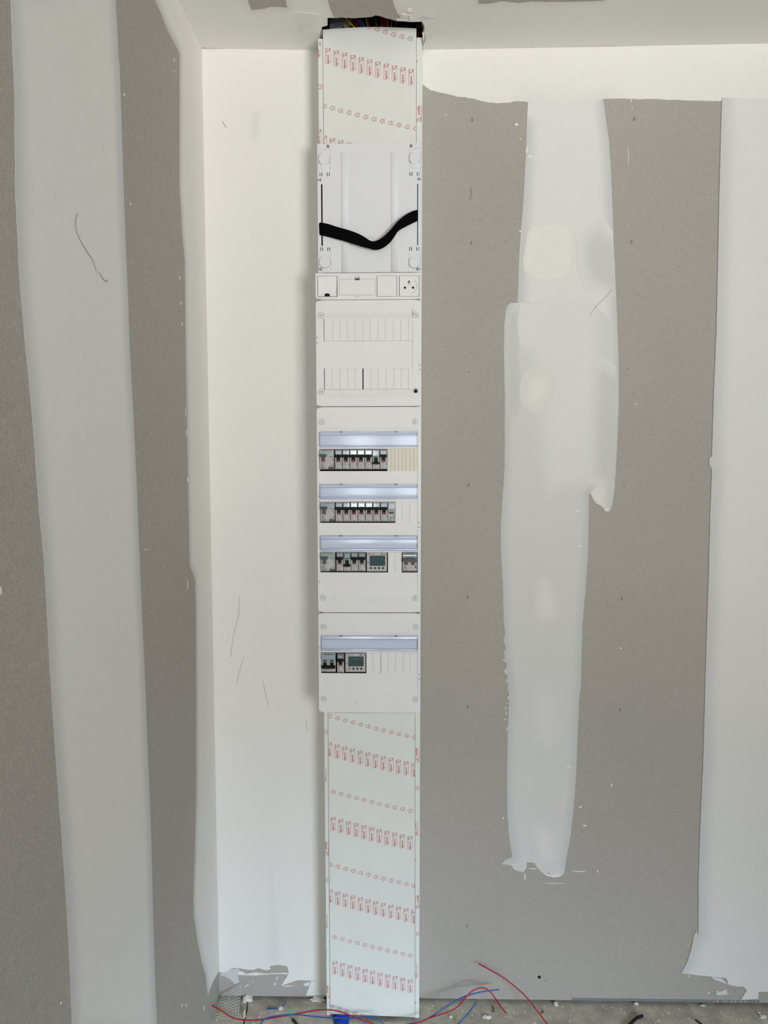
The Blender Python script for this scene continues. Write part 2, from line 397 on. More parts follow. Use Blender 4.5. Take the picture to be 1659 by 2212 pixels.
# keep the hole inside the sheet: sheet back edge at y=0.02
cpoly = []
for i in range(13): cpoly.append((XL-.02+(0.9-XL+.02)*i/12, 0.02))
cpoly += [(XR+.02, 0.02), (XR+.02, YR-.1)] + [(XL-.02+(0.9-XL+.02)*i/12, YR-.1) for i in range(12, -1, -1)]
v2, fs = mesh_region(cpoly, (hole2r,), 0)
mb = MB(); mb.add([(a, b, cz(a)) for a, b in v2], fs, M_WALL); ceiling = mb.build('ceiling'); struct(ceiling); set_cover(ceiling, 0.0)
if sum(p.normal.z for p in ceiling.data.polygons) > 0: ceiling.data.flip_normals()
md = ceiling.modifiers.new('t', 'SOLIDIFY'); md.thickness = .013; md.offset = -1
# void above the ceiling: added box, its shade painted in as near-black colour
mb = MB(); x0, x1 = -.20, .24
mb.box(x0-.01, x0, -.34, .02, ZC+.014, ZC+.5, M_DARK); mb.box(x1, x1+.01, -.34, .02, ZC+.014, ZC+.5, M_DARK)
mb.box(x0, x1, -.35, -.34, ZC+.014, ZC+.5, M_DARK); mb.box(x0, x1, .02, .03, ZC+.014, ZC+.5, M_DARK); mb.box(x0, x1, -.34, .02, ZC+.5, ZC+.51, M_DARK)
struct(mb.build('dark_backing_2'))

# ------------------------------------------------------------------ compound on the back wall
RG = 1760
patch('B', [(434, 99), (694, 103), (700, 600), (706, 1600), (708, 2119), (690, 2119), (670, 2118), (645, 2117), (625, 2123), (608, 2129), (612, 2122), (620, 2110), (624, 2100), (620, 2087), (600, 2084), (582, 2082), (584, 2094), (575, 2096), (558, 2091), (548, 2095), (530, 2094), (514, 2091), (503, 2091), (495, 2096), (488, 2101), (478, 2101), (472, 2099), (470, 2000)], wall_back, (1, 1), 0, .0006, seed=2, grid=.05)
patch('B', [(474, 2105), (490, 2098), (503, 2093), (514, 2092), (521, 2100), (514, 2106), (517, 2122), (508, 2126), (496, 2114)], wall_back, (.6, .55), 0, .0006, seed=3, grid=.02)
patch('B', [(514, 2099), (523, 2098), (531, 2104), (553, 2100), (570, 2103), (600, 2102), (622, 2101), (620, 2104), (588, 2104), (550, 2107), (527, 2106), (516, 2106)], wall_back, (1, 1), 0, .0008, seed=4)
patch('B', [(672, 2119), (708, 2119), (708, 2150), (661, 2150), (667, 2135)], wall_back, (1, .95), 0, .0006, seed=6, grid=.03)
for q in ([(598, 2108), (600, 2108), (599, 2117), (597, 2117)], [(592, 2125), (595, 2121), (596, 2127), (591, 2127)], [(528, 2131), (538, 2124), (536, 2128), (527, 2133)], [(544, 2121), (548, 2118), (546, 2122)], [(611, 2129), (636, 2129), (620, 2131)], [(655, 2125), (670, 2120), (668, 2128), (660, 2130)]):
    patch('B', q, wall_back, (1, .95), 0, .0003, seed=7)
# faint second coat: streak at top, bottom wedge
patch('B', [(546, 237), (566, 239), (563, 270), (562, 308), (545, 300), (540, 280)], wall_back, (.97, .84), .012, .0003, seed=8, grid=.006)
patch('B', [(584, 1880), (592, 1880), (600, 1985), (607, 2030), (612, 2082), (566, 2088), (576, 2040), (581, 1980)], wall_back, (.97, .90), .014, .0003, seed=9, grid=.006)
patch('B', [(905, 104), (1200, 99), (1480, 93), (RG, 90), (RG, 219), (1559, 218), (1530, 218.5), (1500, 217.5), (1470, 217), (1444, 216), (1415, 214), (1380, 215), (1345, 213), (1322, 213), (1303, 214), (1220, 240), (1145, 221), (1130, 219), (1115, 218.5), (1100, 222), (1072, 223), (1055, 222), (1040, 219), (1020, 213), (1004, 210), (990, 209.5), (968, 204), (950, 200), (930, 195), (920, 188), (912, 182)], wall_back, (.88, 1), .07, .0012, seed=10, grid=.014, lay=.0008, fsides=[14, 15])
col = [(1141, 215), (1302, 208), (1306, 235), (1309, 262), (1315, 300), (1320, 380), (1324, 480), (1327, 560), (1331, 640), (1334, 720), (1336, 780), (1336.5, 870), (1333, 960), (1328, 1050), (1323, 1090), (1317, 1104), (1311, 1105), (1300, 1094), (1288, 1087), (1281, 1078), (1275, 1064), (1200, 1050), (1130, 980), (1122, 800), (1118, 660), (1121, 560), (1125, 500), (1131, 430), (1136, 330), (1138, 270)]
patch('B', col, wall_back, (.55, .90), .034, .0003, seed=11, grid=.009, lay=.0005, fsides=list(range(1, 14))+list(range(23, 29)))
patch('B', [(1122, 654), (1142, 653), (1240, 655), (1285, 658), (1320, 700), (1325, 900), (1300, 1040), (1272, 1068), (1272, 1075), (1270, 1200), (1265, 1270), (1258, 1350), (1256, 1420), (1255, 1480), (1251, 1510), (1248, 1580), (1244, 1680), (1239, 1745), (1232, 1808), (1224, 1850), (1221, 1870), (1218, 1888), (1205, 1893), (1192, 1891), (1184, 1884), (1176, 1888), (1168, 1882), (1160, 1873), (1155, 1864), (1138, 1862), (1137, 1876), (1130, 1883), (1118, 1881), (1109, 1877), (1106, 1870), (1096, 1868), (1084, 1866), (1090, 1858), (1107, 1851), (1101, 1820), (1096, 1765), (1095, 1680), (1097, 1570), (1100, 1500), (1096, 1488), (1098, 1478), (1093, 1472), (1097, 1460), (1088, 1451), (1094, 1441), (1095, 1432), (1084, 1425), (1091, 1422), (1088, 1408), (1093, 1402), (1090, 1390), (1087, 1384), (1091, 1370), (1088, 1340), (1086, 1270), (1082, 1200), (1081.5, 1140), (1085, 1080), (1090, 1010), (1090, 850), (1088, 760), (1089, 700), (1092, 672), (1096, 660), (1102, 655)], wall_back, (.50, .70), .026, .0006, seed=12, grid=.009, lay=.0007, fsides=list(range(7, 20))+list(range(36, 68)))  # thin coat; inner cover also lowered to paint in a soft cast shade
patch('B', [(1124, 655), (1200, 654), (1280, 658), (1318, 690), (1318, 900), (1290, 1030), (1258, 1062), (1222, 1060), (1180, 1088), (1168, 1060), (1150, 960), (1128, 780), (1118, 700)], wall_back, (.72, .88), .06, .0004, seed=13, grid=.012, lay=.0009, fsides=list(range(3, 11)))
patch('B', [(1148, 490), (1172, 481), (1200, 477), (1226, 481), (1238, 492), (1243, 520), (1243, 560), (1236, 590), (1215, 606), (1182, 611), (1150, 604), (1133, 588), (1129, 566), (1134, 530), (1140, 500)], wall_back, (.90, 1), .012, .0003, m=M_CREAM, seed=14, grid=.008, lay=.0011, label='cream oval spot of compound')
patch('B', [(1146, 796), (1170, 792), (1195, 806), (1203, 836), (1192, 866), (1172, 886), (1150, 893), (1132, 882), (1122, 858), (1123, 828), (1132, 806)], wall_back, (.84, .98), .035, .0003, m=M_CREAM, seed=15, grid=.008, lay=.0012)
patch('B', [(1152, 1240), (1190, 1226), (1212, 1280), (1226, 1330), (1200, 1352), (1160, 1360), (1142, 1320), (1146, 1270)], wall_back, (.70, .88), .04, .0003, m=M_CREAM, seed=16, grid=.01, lay=.0012)
patch('B', [(1150, 1460), (1200, 1470), (1228, 1580), (1190, 1640), (1140, 1600), (1145, 1500)], wall_back, (.70, .79), .04, .0003, seed=17, grid=.012, lay=.0012)
patch('B', [(1142, 1760), (1160, 1756), (1200, 1800), (1210, 1860), (1170, 1878), (1150, 1850)], wall_back, (.70, .83), .03, .0003, seed=18, grid=.01, lay=.0012)
strip = [(1559, 212), (RG, 214), (RG, 2140), (1637, 2141), (1637, 2156), (1600, 2158), (1606, 2148), (1612, 2138), (1606, 2130), (1590, 2129), (1573, 2126), (1568, 2111), (1545, 2109), (1515, 2106), (1490, 2103), (1471, 2101), (1484, 2076), (1492, 2050), (1498, 2020), (1504, 2008), (1508, 2018), (1508, 1900), (1512, 1780), (1518, 1650), (1522, 1500), (1527, 1330), (1530, 1250), (1533, 1120), (1537, 1015), (1532, 1004), (1531, 990), (1537, 985), (1541, 850), (1547, 700), (1550, 560), (1553, 420), (1556, 300)]
patch('B', strip, wall_back, (.58, .88), .045, .0005, seed=19, grid=.012, fsides=list(range(15, 37)))
patch('B', [(1536, 2108), (1556, 2112), (1572, 2124), (1560, 2121), (1542, 2114)], wall_back, (.9, .85), 0, .0006, seed=20)
patch('B', [(1546, 2136), (1552, 2141), (1569, 2135), (1570, 2144), (1576, 2146), (1546, 2148)], wall_back, (.9, .7), 0, .0006, seed=21)
patch('B', [(1244, 520), (1268, 488), (1305, 470), (1323, 500), (1328, 570), (1329, 640), (1300, 640), (1262, 622), (1246, 580)], wall_back, (.86, .60), .045, .0003, seed=25, grid=.01, lay=.00105, fsides=[0, 1, 2, 6, 7, 8])
patch('B', [(1276, 800), (1300, 770), (1329, 790), (1331, 900), (1328, 980), (1322, 1060), (1290, 1050), (1268, 1040), (1270, 900)], wall_back, (.84, .60), .04, .0003, seed=26, grid=.01, lay=.00105, fsides=[0, 1, 6, 7, 8])
patch('B', [(1092, 680), (1116, 670), (1120, 760), (1126, 840), (1120, 900), (1094, 900), (1091, 780)], wall_back, (.60, .54), .03, .0003, seed=27, grid=.01, lay=.00095)
# splashes and scraper drips
def splash(px, py, w_, h_, s, pl='B', par=None, c=.95):
    n = 9; q = []
    for i in range(n):
        a = 2*math.pi*i/n; k = random.uniform(.6, 1.15); q.append((px+w_*k*math.cos(a), py+h_*k*math.sin(a)))
    patch(pl, q, par or wall_back, (c, c), 0, .0002, seed=s, name='plaster_splash', lay=.0008)
for i, (a, b, c, d) in enumerate([(1116, 269, 5, 4), (1138, 325, 3, 9), (1145, 338, 6, 4), (1125, 300, 2, 2), (1124, 500, 3, 2), (1341, 1400, 2, 2), (1254, 1743, 4, 2), (1263, 1783, 4, 2), (1321, 1695, 2, 4), (1291, 1882, 2, 4), (1087, 1767, 2, 2), (1190, 870, 3, 4), (1252, 1179, 6, 2), (1228, 1655, 6, 3), (1247, 1104, 7, 3), (1098, 1507, 2, 3.5), (1095, 1519, 1.5, 2), (1092, 1530, 1.5, 2), (1094, 1541, 1.4, 3), (1091, 1553, 1.3, 2), (1095, 1575, 1.5, 4), (1085, 1468, 1.3, 1.3), (963, 248, 1, 2.5), (1363, 217, 1.5, 4), (1357, 338, .8, 20), (1366, 235, 1, 3), (1373, 873, 3, 1.5), (1310, 1101, 4, 4), (1532, 2038, 1.5, 1.5), (1477, 2081, 1.3, 1.5), (1489, 2108, 1.3, 3), (1531, 2145, 2, 2), (1249, 1882, 18, 1.2), (1150, 1876, 10, 1), (1134, 1893, 1.5, 9), (1200, 1908, 30, .7)]):
    splash(a, b, c, d, 30+i)
patch('B', [(1172, 1884), (1190, 1889), (1212, 1887), (1211, 1893), (1196, 1895), (1180, 1891)], wall_back, (1, 1), 0, .0004, seed=77, lay=.0016)
# marker ticks along the board joints, pencil lines, drill hole
mb = MB()
def pen(px, py, s=1.0, rot=0.0, kind=0):
    p = atY(px, py); k = 0.0009*s
    if kind == 0:
        mb.ring(p.x, p.z-2.2*k, 1.6*k, 2.5*k, -.0001, -.0004, M_PEN, 10)
        mb.line([(p.x-2.2*k, p.z+1.5*k), (p.x+.5*k, p.z+1.8*k), (p.x+2.4*k, p.z+4.2*k), (p.x-1*k, p.z+4.6*k)], .9*k, -.0004, M_PEN)
    else:
        mb.line([(p.x-2*k, p.z), (p.x+2*k, p.z)], 1.1*k, -.0004, M_PEN); mb.line([(p.x, p.z-3*k), (p.x, p.z+3*k)], 1.1*k, -.0004, M_PEN)
for q in [(1020, 259), (1370, 257), (1018, 525), (1364, 522), (1012, 1048), (1010, 1290), (1343, 1293), (1010, 1527), (1339, 1533), (1008, 2000)]: pen(*q)
for q in [(1014, 803, .8), (1356, 798, .8), (1348, 1050, .8), (1327, 2004, .7), (1279, 1635, .5), (1178, 2118, .9)]: pen(q[0], q[1], q[2], kind=1)
def scr(pl, pts, wd=.0008, m=None):
    q = [(atY(*p).x, atY(*p).z) for p in pts]; mb.line(q, wd, -.0017, m or M_INKL)
scr('B', [(1017, 405), (1018, 420), (1016, 432)]); 
scr('B', [(1322, 625), (1310, 640), (1295, 655), (1283, 668), (1273, 683)], .0006, M_LINE)
scr('B', [(1551, 2018), (1556, 2024), (1559, 2028)], .001)
scr('B', [(480, 262), (485, 270), (490, 276)], .0009)
for pts in ([(518, 1290), (516, 1330), (505, 1370), (498, 1420)], [(527, 1420), (518, 1450), (510, 1480)], [(568, 1470), (574, 1500), (581, 1525)], [(660, 1553), (663, 1568), (664, 1580)]): scr('B', pts, .0006, M_LINE)
mb.build('pen_marks', wall_back)
p = atY(1165, 2110.5); mb = MB(); mb.disc(p.x, p.z, .0042, .0, -.0006, M_SLOT, 24); mb.build('drill_hole', wall_back)

mb = MB(); pa_, pb_ = atY(1235, 2160), atY(1640, 2160)
mb.box(pa_.x, pb_.x, -.0009, 0, .0, .0065, M_BOARDEDGE)
for k in range(16):
    p = atY(1540+k*6.2+random.uniform(-2, 2), 2160); mb.box(p.x, p.x+random.uniform(.0008, .002), -.0013, -.0009, .001, random.uniform(.004, .0065), M_CRUMB)
mb.build('board_edge', wall_back)
# ------------------------------------------------------------------ compound on the left wall
patch('L', [(320, -60), (335, 0), (348, 30), (362, 66), (378, 95), (388, 116), (388, 220), (388, 400), (394, 510), (399, 560), (400, 640), (402, 800), (405, 960), (407, 1080), (409, 1180), (410, 1222), (414, 1232), (421, 1250), (423, 1300), (424, 1500), (424, 1700), (421, 1850), (418, 1940), (419, 1980), (426, 2030), (436, 2080), (444, 2105), (449, 2150), (453, 2138), (460, 2120), (472.5, 2098), (471, 2000), (455, 1140), (437, 100), (378, -40)], wall_left, (.58, .96), .03, .0008, seed=50, grid=.01, fsides=list(range(0, 27)))
patch('L', [(20, -60), (23, 0), (27, 110), (31, 200), (33, 420), (42, 600), (52, 720), (65, 850), (75, 970), (84, 1100), (94, 1200), (100, 1300), (108, 1450), (119, 1620), (128, 1740), (137, 1860), (146, 2000), (151, 2100), (157, 2260), (341, 2260), (335, 2130), (331, 2000), (326, 1800), (320, 1650), (312, 1450), (305, 1300), (300, 1180), (295, 1050), (288, 900), (280, 760), (276, 640), (270, 500), (263, 300), (258, 140), (256, 130), (253, 60), (249, 0), (246, -60)], wall_left, (.55, .93), .045, .0005, seed=51, grid=.014)
for i, (a, b, c, d) in enumerate([(268, 205, 2, 4), (282, 440, 1, 3), (1, 1275, 2, 10), (315, 1187, 12, 1), (131, 2167, 1.5, 4), (376, 130, .8, 4), (376, 155, .6, 4), (393, 2172, .7, 5), (402, 2172, .7, 4), (440, 2178, 1, 5), (405, 1265, .6, 12), (388, 600, .7, 5), (391, 655, .7, 5), (393, 700, .6, 6), (401, 890, .6, 10), (403, 935, .8, 8), (405, 1035, .6, 8)]):
    splash(a, b, c, d, 90+i, 'L', wall_left, .9)
mb = MB()
def lscr(pts, wd=.001, m=M_INKL):
    for (a, b) in zip(pts, pts[1:]):
        p, q = atX(*a), atX(*b); n = Vector((0, -(q.z-p.z), q.y-p.y)); n = n.normalized()*wd/2; o_ = Vector((.0015, 0, 0))
        mb.add([p+n+o_, q+n+o_, q-n+o_, p-n+o_], [(0, 1, 2, 3)], m)
lscr([(165, 462), (161, 478), (163, 500), (172, 520), (182, 537), (193, 553), (200, 564), (203, 575), (207, 590)], .0016, M_LINE)
lscr([(213, 588), (219, 600), (226, 608), (231, 606)], .0018, M_LINE)
for a, b in ((365, 385), (323, 555), (335, 585), (382, 686), (420, 1440), (388, 1270), (393, 1545), (399, 1810), (37, 1015)): lscr([(a, b), (a+1, b+6)], .0012)
mb.build('scratch_marks', wall_left)

# ------------------------------------------------------------------ compound on the ceiling
patch('C', [(428, 102), (560, 109), (686, 112), (693, 66), (695, 58), (707, 55), (707, 47), (706, 39), (721, 38), (716, 26), (711, 12), (707, -4), (700, -60), (619, -60), (617, 0), (621, 17), (600, 15), (585, 15), (566, 20), (543, 22), (539, 12), (536, 0), (530, -60), (345, -60), (380, 0)], ceiling, (.80, .95), .02, .0008, seed=60, grid=.01, fsides=[5, 6, 7, 8, 9, 10, 11, 12, 13, 14, 15, 16, 17, 18, 19, 20])
patch('C', [(914, 108), (1300, 99), (1480, 97), (RG, 92), (RG, -70), (1306, -70), (1305, 2), (1260, 4), (1200, 5), (1150, 4), (1120, 7), (1080, 3), (1060, 8), (1034, 9), (1030, -60), (846, -60), (848, 0), (852, 14), (858, 28), (864, 37), (872, 46), (890, 47), (911, 46), (917, 56), (916, 70), (919, 82), (917, 98)], ceiling, (.80, .95), .02, .0014, seed=61, grid=.012, fsides=list(range(4, 20)))
patch('C', [(624, 28), (640, 24), (690, 30), (698, 46), (686, 56), (645, 74), (634, 58)], ceiling, (.97, .86), .012, .0004, seed=62, grid=.006, lay=.0008)
patch('C', [(900, 38), (915, 33), (938, 37), (948, 33), (935, 41), (915, 43)], ceiling, (.8, .7), 0, .0006, seed=63, lay=.0009)
# torn compound hanging at the opening
def chunk(name, parent, c, r, m, seed, sub=3, sq=(1, 1, 1), am=.55):
    bm = bmesh.new(); bmesh.ops.create_icosphere(bm, subdivisions=sub, radius=1)
    for v in bm.verts:
        n = v.co.normalized(); k = 1+am*noise.noise(n*1.7+Vector((seed, 0, 0)))+am*.5*noise.noise(n*4.5+Vector((0, seed, 0)))
        v.co = Vector((n.x*k*r*sq[0], n.y*k*r*sq[1], n.z*k*r*sq[2]))
    me = bpy.data.meshes.new(name); bm.to_mesh(me); bm.free(); me.materials.append(m)
    o = bpy.data.objects.new(name, me); COL.objects.link(o); o.location = c
    if parent: o.parent = parent
    return o
for i, (px, py, r, sq) in enumerate([(874, 31, .010, (1.3, 1, .3)), (884, 23, .008, (1, 1.2, .35)), (887, 38, .006, (.6, 1.3, .5)), (867, 41, .007, (1.4, .8, .3))]):
    p = atC(px, py); chunk('torn_compound', ceiling, p+Vector((0, 0, -.001)), r, M_CRUMB, 3.1*i+1, sq=sq)
mb = MB()
def sheet_px(pts, Y0, m, th=.0012, dy=0.0):
    q = [atY(x, y, Y0+dy*i) for i, (x, y) in enumerate(pts)]; n = len(q)
    mb.add([tuple(v) for v in q]+[(v.x, v.y+th, v.z) for v in q], [tuple(range(n)), tuple(range(2*n-1, n-1, -1))]+[(i, (i+1) % n, n+(i+1) % n, n+i) for i in range(n)], m)
sheet_px([(910, 46), (914, 49), (918, 58), (916, 70), (917, 84), (915, 96), (914, 82), (912, 72), (914, 62), (911, 54)], -.075, M_CRUMB)
sheet_px([(916, 84), (919, 92), (917, 104), (914, 112), (914, 100)], -.03, M_CRUMB)
mb.build('torn_paper_edge', ceiling)

# ================================================================== trunking
YB, YC = -0.0650, -0.0680      # face of the base side strips, face of the snap-in covers
def lerp(a, b, t): return a+(b-a)*t
trunk = empty('cable_trunking', (0, 0, -.005), 'tall white wall trunking running from the floor up to the torn ceiling opening', 'trunking')
def edge_quad(pl, pr, Y):   # left px pair (x,y top),(x,y bottom), right likewise
    return [atY(*pl[0], Y), atY(*pl[1], Y), atY(*pr[1], Y), atY(*pr[0], Y)]
xtl = atY(687, 84, YB).x; xbl = atY(706, 2190, YB).x; xtr = atY(913, 84, YB).x; xbr = atY(905.5, 2198, YB).x
xl_ = (xtl+xbl)/2; xr_ = (xtr+xbr)/2
zt_l = atY(690, 84, YB).z; zb = atY(800, 2196, YB).z
TX0, TX1 = -0.1215, 0.1215
TX0b, TX1b = xbl, xbr; TX0t, TX1t = xtl, xtr
def tx(side, z):
    t = (z-zb)/(zt_l-zb); return lerp(TX0b, TX0t, t) if side == 0 else lerp(TX1b, TX1t, t)
CL = [atY(697.5, 64, YC), atY(700, 308, YC), atY(709, 1541, YC), atY(713.5, 2190, YC)]
CR = [atY(899.5, 61, YC), atY(902, 308, YC), atY(896.5, 1541, YC), atY(896.0, 2198, YC)]
def cl(z):
    return lerp(CL[3].x, CL[2].x, (z-CL[3].z)/(CL[2].z-CL[3].z)) if z < CL[2].z else lerp(CL[2].x, CL[0].x, (z-CL[2].z)/(CL[0].z-CL[2].z))
def cr(z):
    return lerp(CR[3].x, CR[2].x, (z-CR[3].z)/(CR[2].z-CR[3].z)) if z < CR[2].z else lerp(CR[2].x, CR[0].x, (z-CR[2].z)/(CR[0].z-CR[2].z))

# --- printed marks on the protective film
def clip(mbx, xa, xb, za=None, zb_=None):
    me = bpy.data.meshes.new('t'); me.from_pydata(mbx.v, [], mbx.f); me.polygons.foreach_set('material_index', mbx.m)
    bm = bmesh.new(); bm.from_mesh(me); bpy.data.meshes.remove(me)
    for co, no in ((Vector((xa, 0, 0)), Vector((-1, 0, 0))), (Vector((xb, 0, 0)), Vector((1, 0, 0))), (Vector((0, 0, za)) if za is not None else None, Vector((0, 0, -1))), (Vector((0, 0, zb_)) if zb_ is not None else None, Vector((0, 0, 1)))):
        if co is None: continue
        bmesh.ops.bisect_plane(bm, geom=bm.verts[:]+bm.edges[:]+bm.faces[:], plane_co=co, plane_no=no, clear_outer=True)
    bm.verts.index_update(); out = ([tuple(v.co) for v in bm.verts], [tuple(v.index for v in f.verts) for f in bm.faces], [f.material_index for f in bm.faces]); bm.free(); return out
def logo(m, x, z, s=1.0, flip=1):
    """x,z = centre; 13 x 37 mm"""
    k = .001*s*flip; y = Y_PRINT; wd = .00075*s
    def P(a, b): return (x+a*k, z+b*k)
    m.line([P(-6.3, 18), P(-6.3, -18)], wd, y, M_PINK); m.line([P(-4.6, 17), P(-4.6, -18)], wd, y, M_PINK)
    m.line([P(-5.2, 17), P(2.5, 17)], wd, y, M_RED); m.line([P(-3.6, 16.6), P(-3.6, 7)], wd, y, M_RED)
    m.line([P(6.0, 15), P(6.0, -18)], wd*1.15, y, M_PINK)
    m.line([P(6.2, 16), P(4.8, 18), P(3.6, 16.6), P(3.8, 13.5), P(6.0, 11.5)], wd*1.2, y, M_RED)
    m.line([P(4.0, 15), P(1.8, 11.5), P(-.4, 10), P(-1.4, 12.2), P(-3.4, 10.5)], wd*1.2, y, M_RED)
    m.line([P(2.0, 8.5), P(.6, 6)], wd, y, M_PINK)
    m.text('legrand', x+1.9*k, z-18*k, .0069*s, y, M_RED, rot=math.pi/2 if flip > 0 else -math.pi/2, sx=.985, bold=.024)
def tri(m, x, z, s=1.0, flip=1):
    k = .001*s*flip; y = Y_PRINT; P = lambda a, b: (x+a*k, z+b*k); wd = .00095*s
    m.line([P(-4.6, 0), P(-3.6, 1.6), P(1.0, 4.6), P(2.8, 4.2), P(2.8, -4.2), P(1.0, -4.6), P(-3.6, -1.6), P(-4.6, 0)], wd, y, M_RED)
    m.line([P(6.2, 5), P(6.2, -5)], wd*.8, y, M_RED)
Y_PRINT = YC-.00012
def row(m, fn, p0, p1, n, first=0, last=None):
    """n marks from pixel place p0 to p1, on the cover"""
    a, b = atY(*p0, YC), atY(*p1, YC)
    for i in range(first, n if last is None else last):
        t = i/(n-1); bow = -0.0018*math.sin(math.pi*t)
        fn(m, lerp(a.x, b.x, t), lerp(a.z, b.z, t)+bow)
up_ = MB()
row(up_, tri, (796, 57), (885, 83.5), 6)
row(up_, logo, (708.5, 121), (888, 167), 11)
row(up_, tri, (699, 229), (897, 278), 12)
row(up_, logo, (700, 310), (880, 356), 11)
lo_ = MB()
row(lo_, tri, (711.5, 1547), (894, 1593), 12)
row(lo_, logo, (711.5, 1619), (894, 1663), 12)
row(lo_, tri, (719, 1710.5), (885, 1751.5), 11)
row(lo_, logo, (719.5, 1779.5), (885.5, 1821), 11)
row(lo_, tri, (712.5, 1867.5), (893, 1913.5), 12)
row(lo_, logo, (713, 1936), (893.5, 1980), 12)
row(lo_, tri, (722, 2024), (885, 2064), 11)
row(lo_, logo, (723.5, 2090.5), (886, 2130), 11)
row(lo_, tri, (716, 2175), (894, 2223), 12)
# covers: thin C-shaped lids
def lid(name, z0, z1, marks, bulge=False, tilt=0):
    m = MB(); n = 14; nz_ = 6; vs_ = []; fs = []
    tops = []
    for j in range(nz_+1):
        for i in range(n+1):
            t = i/n; zt = z1 + (0.0045*math.sin(math.pi*t) if bulge else 0); zb__ = z0 - tilt*t
            z = lerp(zb__, zt, j/nz_); x = lerp(cl(z), cr(z), t)
            vs_.append((x, YC, z))
    for j in range(nz_):
        for i in range(n):
            a = j*(n+1)+i; fs.append((a, a+1, a+n+2, a+n+1))
    m.add(vs_, fs, M_TRUNK)
    o = m.build(name, trunk, loc=None)
    o.data.flip_normals() if o.data.polygons[0].normal.y > 0 else None
    md = o.modifiers.new('th', 'SOLIDIFY'); md.thickness = .0022; md.offset = -1
    return o
zu0 = atY(800, 311, YC).z; zu1 = atY(698, 64, YC).z; zl1 = atY(800, 1540, YC).z; zl0 = atY(712, 2190, YC).z
trunk_off = Vector((0, 0, .005))
def add_marks(o, mk, za, zb_, y_clip=True):
    v, f, mi = clip(mk, cl((za+zb_)/2)+.0005, cr((za+zb_)/2)-.0005, za, zb_)
    me = o.data; bm = bmesh.new(); bm.from_mesh(me); base = len(me.materials)
    for m in mk.mats: me.materials.append(m)
    nv = [bm.verts.new(p) for p in v]
    for k, fc in enumerate(f):
        try: nf = bm.faces.new([nv[i] for i in fc]); nf.material_index = base+mi[k]
        except ValueError: pass
    bm.to_mesh(me); bm.free()
lid_u = lid('upper_cover', zu0, zu1, up_, bulge=True); lid_l = lid('lower_cover', zl0, zl1, lo_, tilt=.006)
# marks are the film's print: kept as a slightly proud layer in the same object (solidify applied to lid only)
for o, mk, a, b in ((lid_u, up_, zu0, zu1+.004), (lid_l, lo_, zl0-.003, zl1)):
    dg = bpy.context.evaluated_depsgraph_get(); me = bpy.data.meshes.new_from_object(o.evaluated_get(dg)); o.modifiers.clear(); o.data = me
    add_marks(o, mk, a, b)
    for p in o.data.polygons: p.use_smooth = False
# the base: two side strips with returns to the wall, back sheet
mb = MB()
zt = zt_l
for side in (0, 1):
    for (za, zb_) in ((zb, zt),):
        xa, xb = (tx(0, za), cl(max(za, CL[3].z))-.0008) if side == 0 else (cr(za)+.0008, tx(1, za))
        xa2, xb2 = (tx(0, zb_), cl(zb_)-.0008) if side == 0 else (cr(zb_)+.0008, tx(1, zb_))
        zz0 = za+(.003 if side == 0 else -.002)
        # segmented so that it follows the lid edge
        N_ = 10
        for i in range(N_):
            p, q = lerp(zz0, zb_, i/N_), lerp(zz0, zb_, (i+1)/N_)
            if side == 0: A = (tx(0, p), cl(p)-.0008, tx(0, q), cl(q)-.0008)
            else: A = (cr(p)+.0008, tx(1, p), cr(q)+.0008, tx(1, q))
            vs_ = [(A[0], YB, p), (A[1], YB, p), (A[3], YB, q), (A[2], YB, q)]; vs_ += [(x, YB+.0025, z) for x, _, z in vs_]
            mb.add(vs_, [(0, 1, 2, 3), (7, 6, 5, 4), (0, 4, 5, 1), (3, 2, 6, 7), (0, 3, 7, 4), (1, 5, 6, 2)], M_TRUNK)
        sx = tx(side, za); sx2 = tx(side, zb_); d = .0025 if side == 0 else -.0025
        mb.add([(sx, YB+.0026, zz0), (sx+d, YB+.0026, zz0), (sx2+d, YB+.0026, zb_), (sx2, YB+.0026, zb_), (sx, -.0015, zz0), (sx+d, -.0015, zz0), (sx2+d, -.0015, zb_), (sx2, -.0015, zb_)], [(0, 1, 2, 3), (7, 6, 5, 4), (0, 4, 5, 1), (3, 2, 6, 7), (0, 3, 7, 4), (1, 5, 6, 2)], M_TRUNK)
mb.box(TX0b, TX1b, -.004, -.0015, zb, zt, M_TRUNK)
# seam shadow gap (a real step behind the lid edge)
base = mb.build('base_channel', trunk)
# strip prints
Y_PRINT = YB-.0002
sm = MB()
def sp(fn, px, py, flip=-1, s=1.0):
    p = atY(px, py, YB); fn(sm, p.x, p.z, s, flip)
L_ = [(logo, 687.5, 108, 1), (tri, 690, 188, 1), (logo, 688.5, 296, 1), (tri, 704.5, 1581, -1), (logo, 700, 1673, -1), (tri, 698, 1743, -1), (logo, 705, 1833, -1), (tri, 708, 1901, -1), (logo, 702, 1990, -1), (tri, 702, 2056, -1), (logo, 708, 2143, -1)]
R_ = [(tri, 898, 133, -1), (logo, 905, 246, -1), (logo, 900, 1631, -1), (tri, 904, 1702, -1), (logo, 897, 1790, -1), (tri, 895, 1858, -1), (logo, 903, 1948, -1), (tri, 905, 2017, -1), (logo, 896, 2098, -1), (tri, 895, 2166, -1)]
zc0 = atY(800, 1541, YB).z; zm1 = atY(800, 309, YB).z
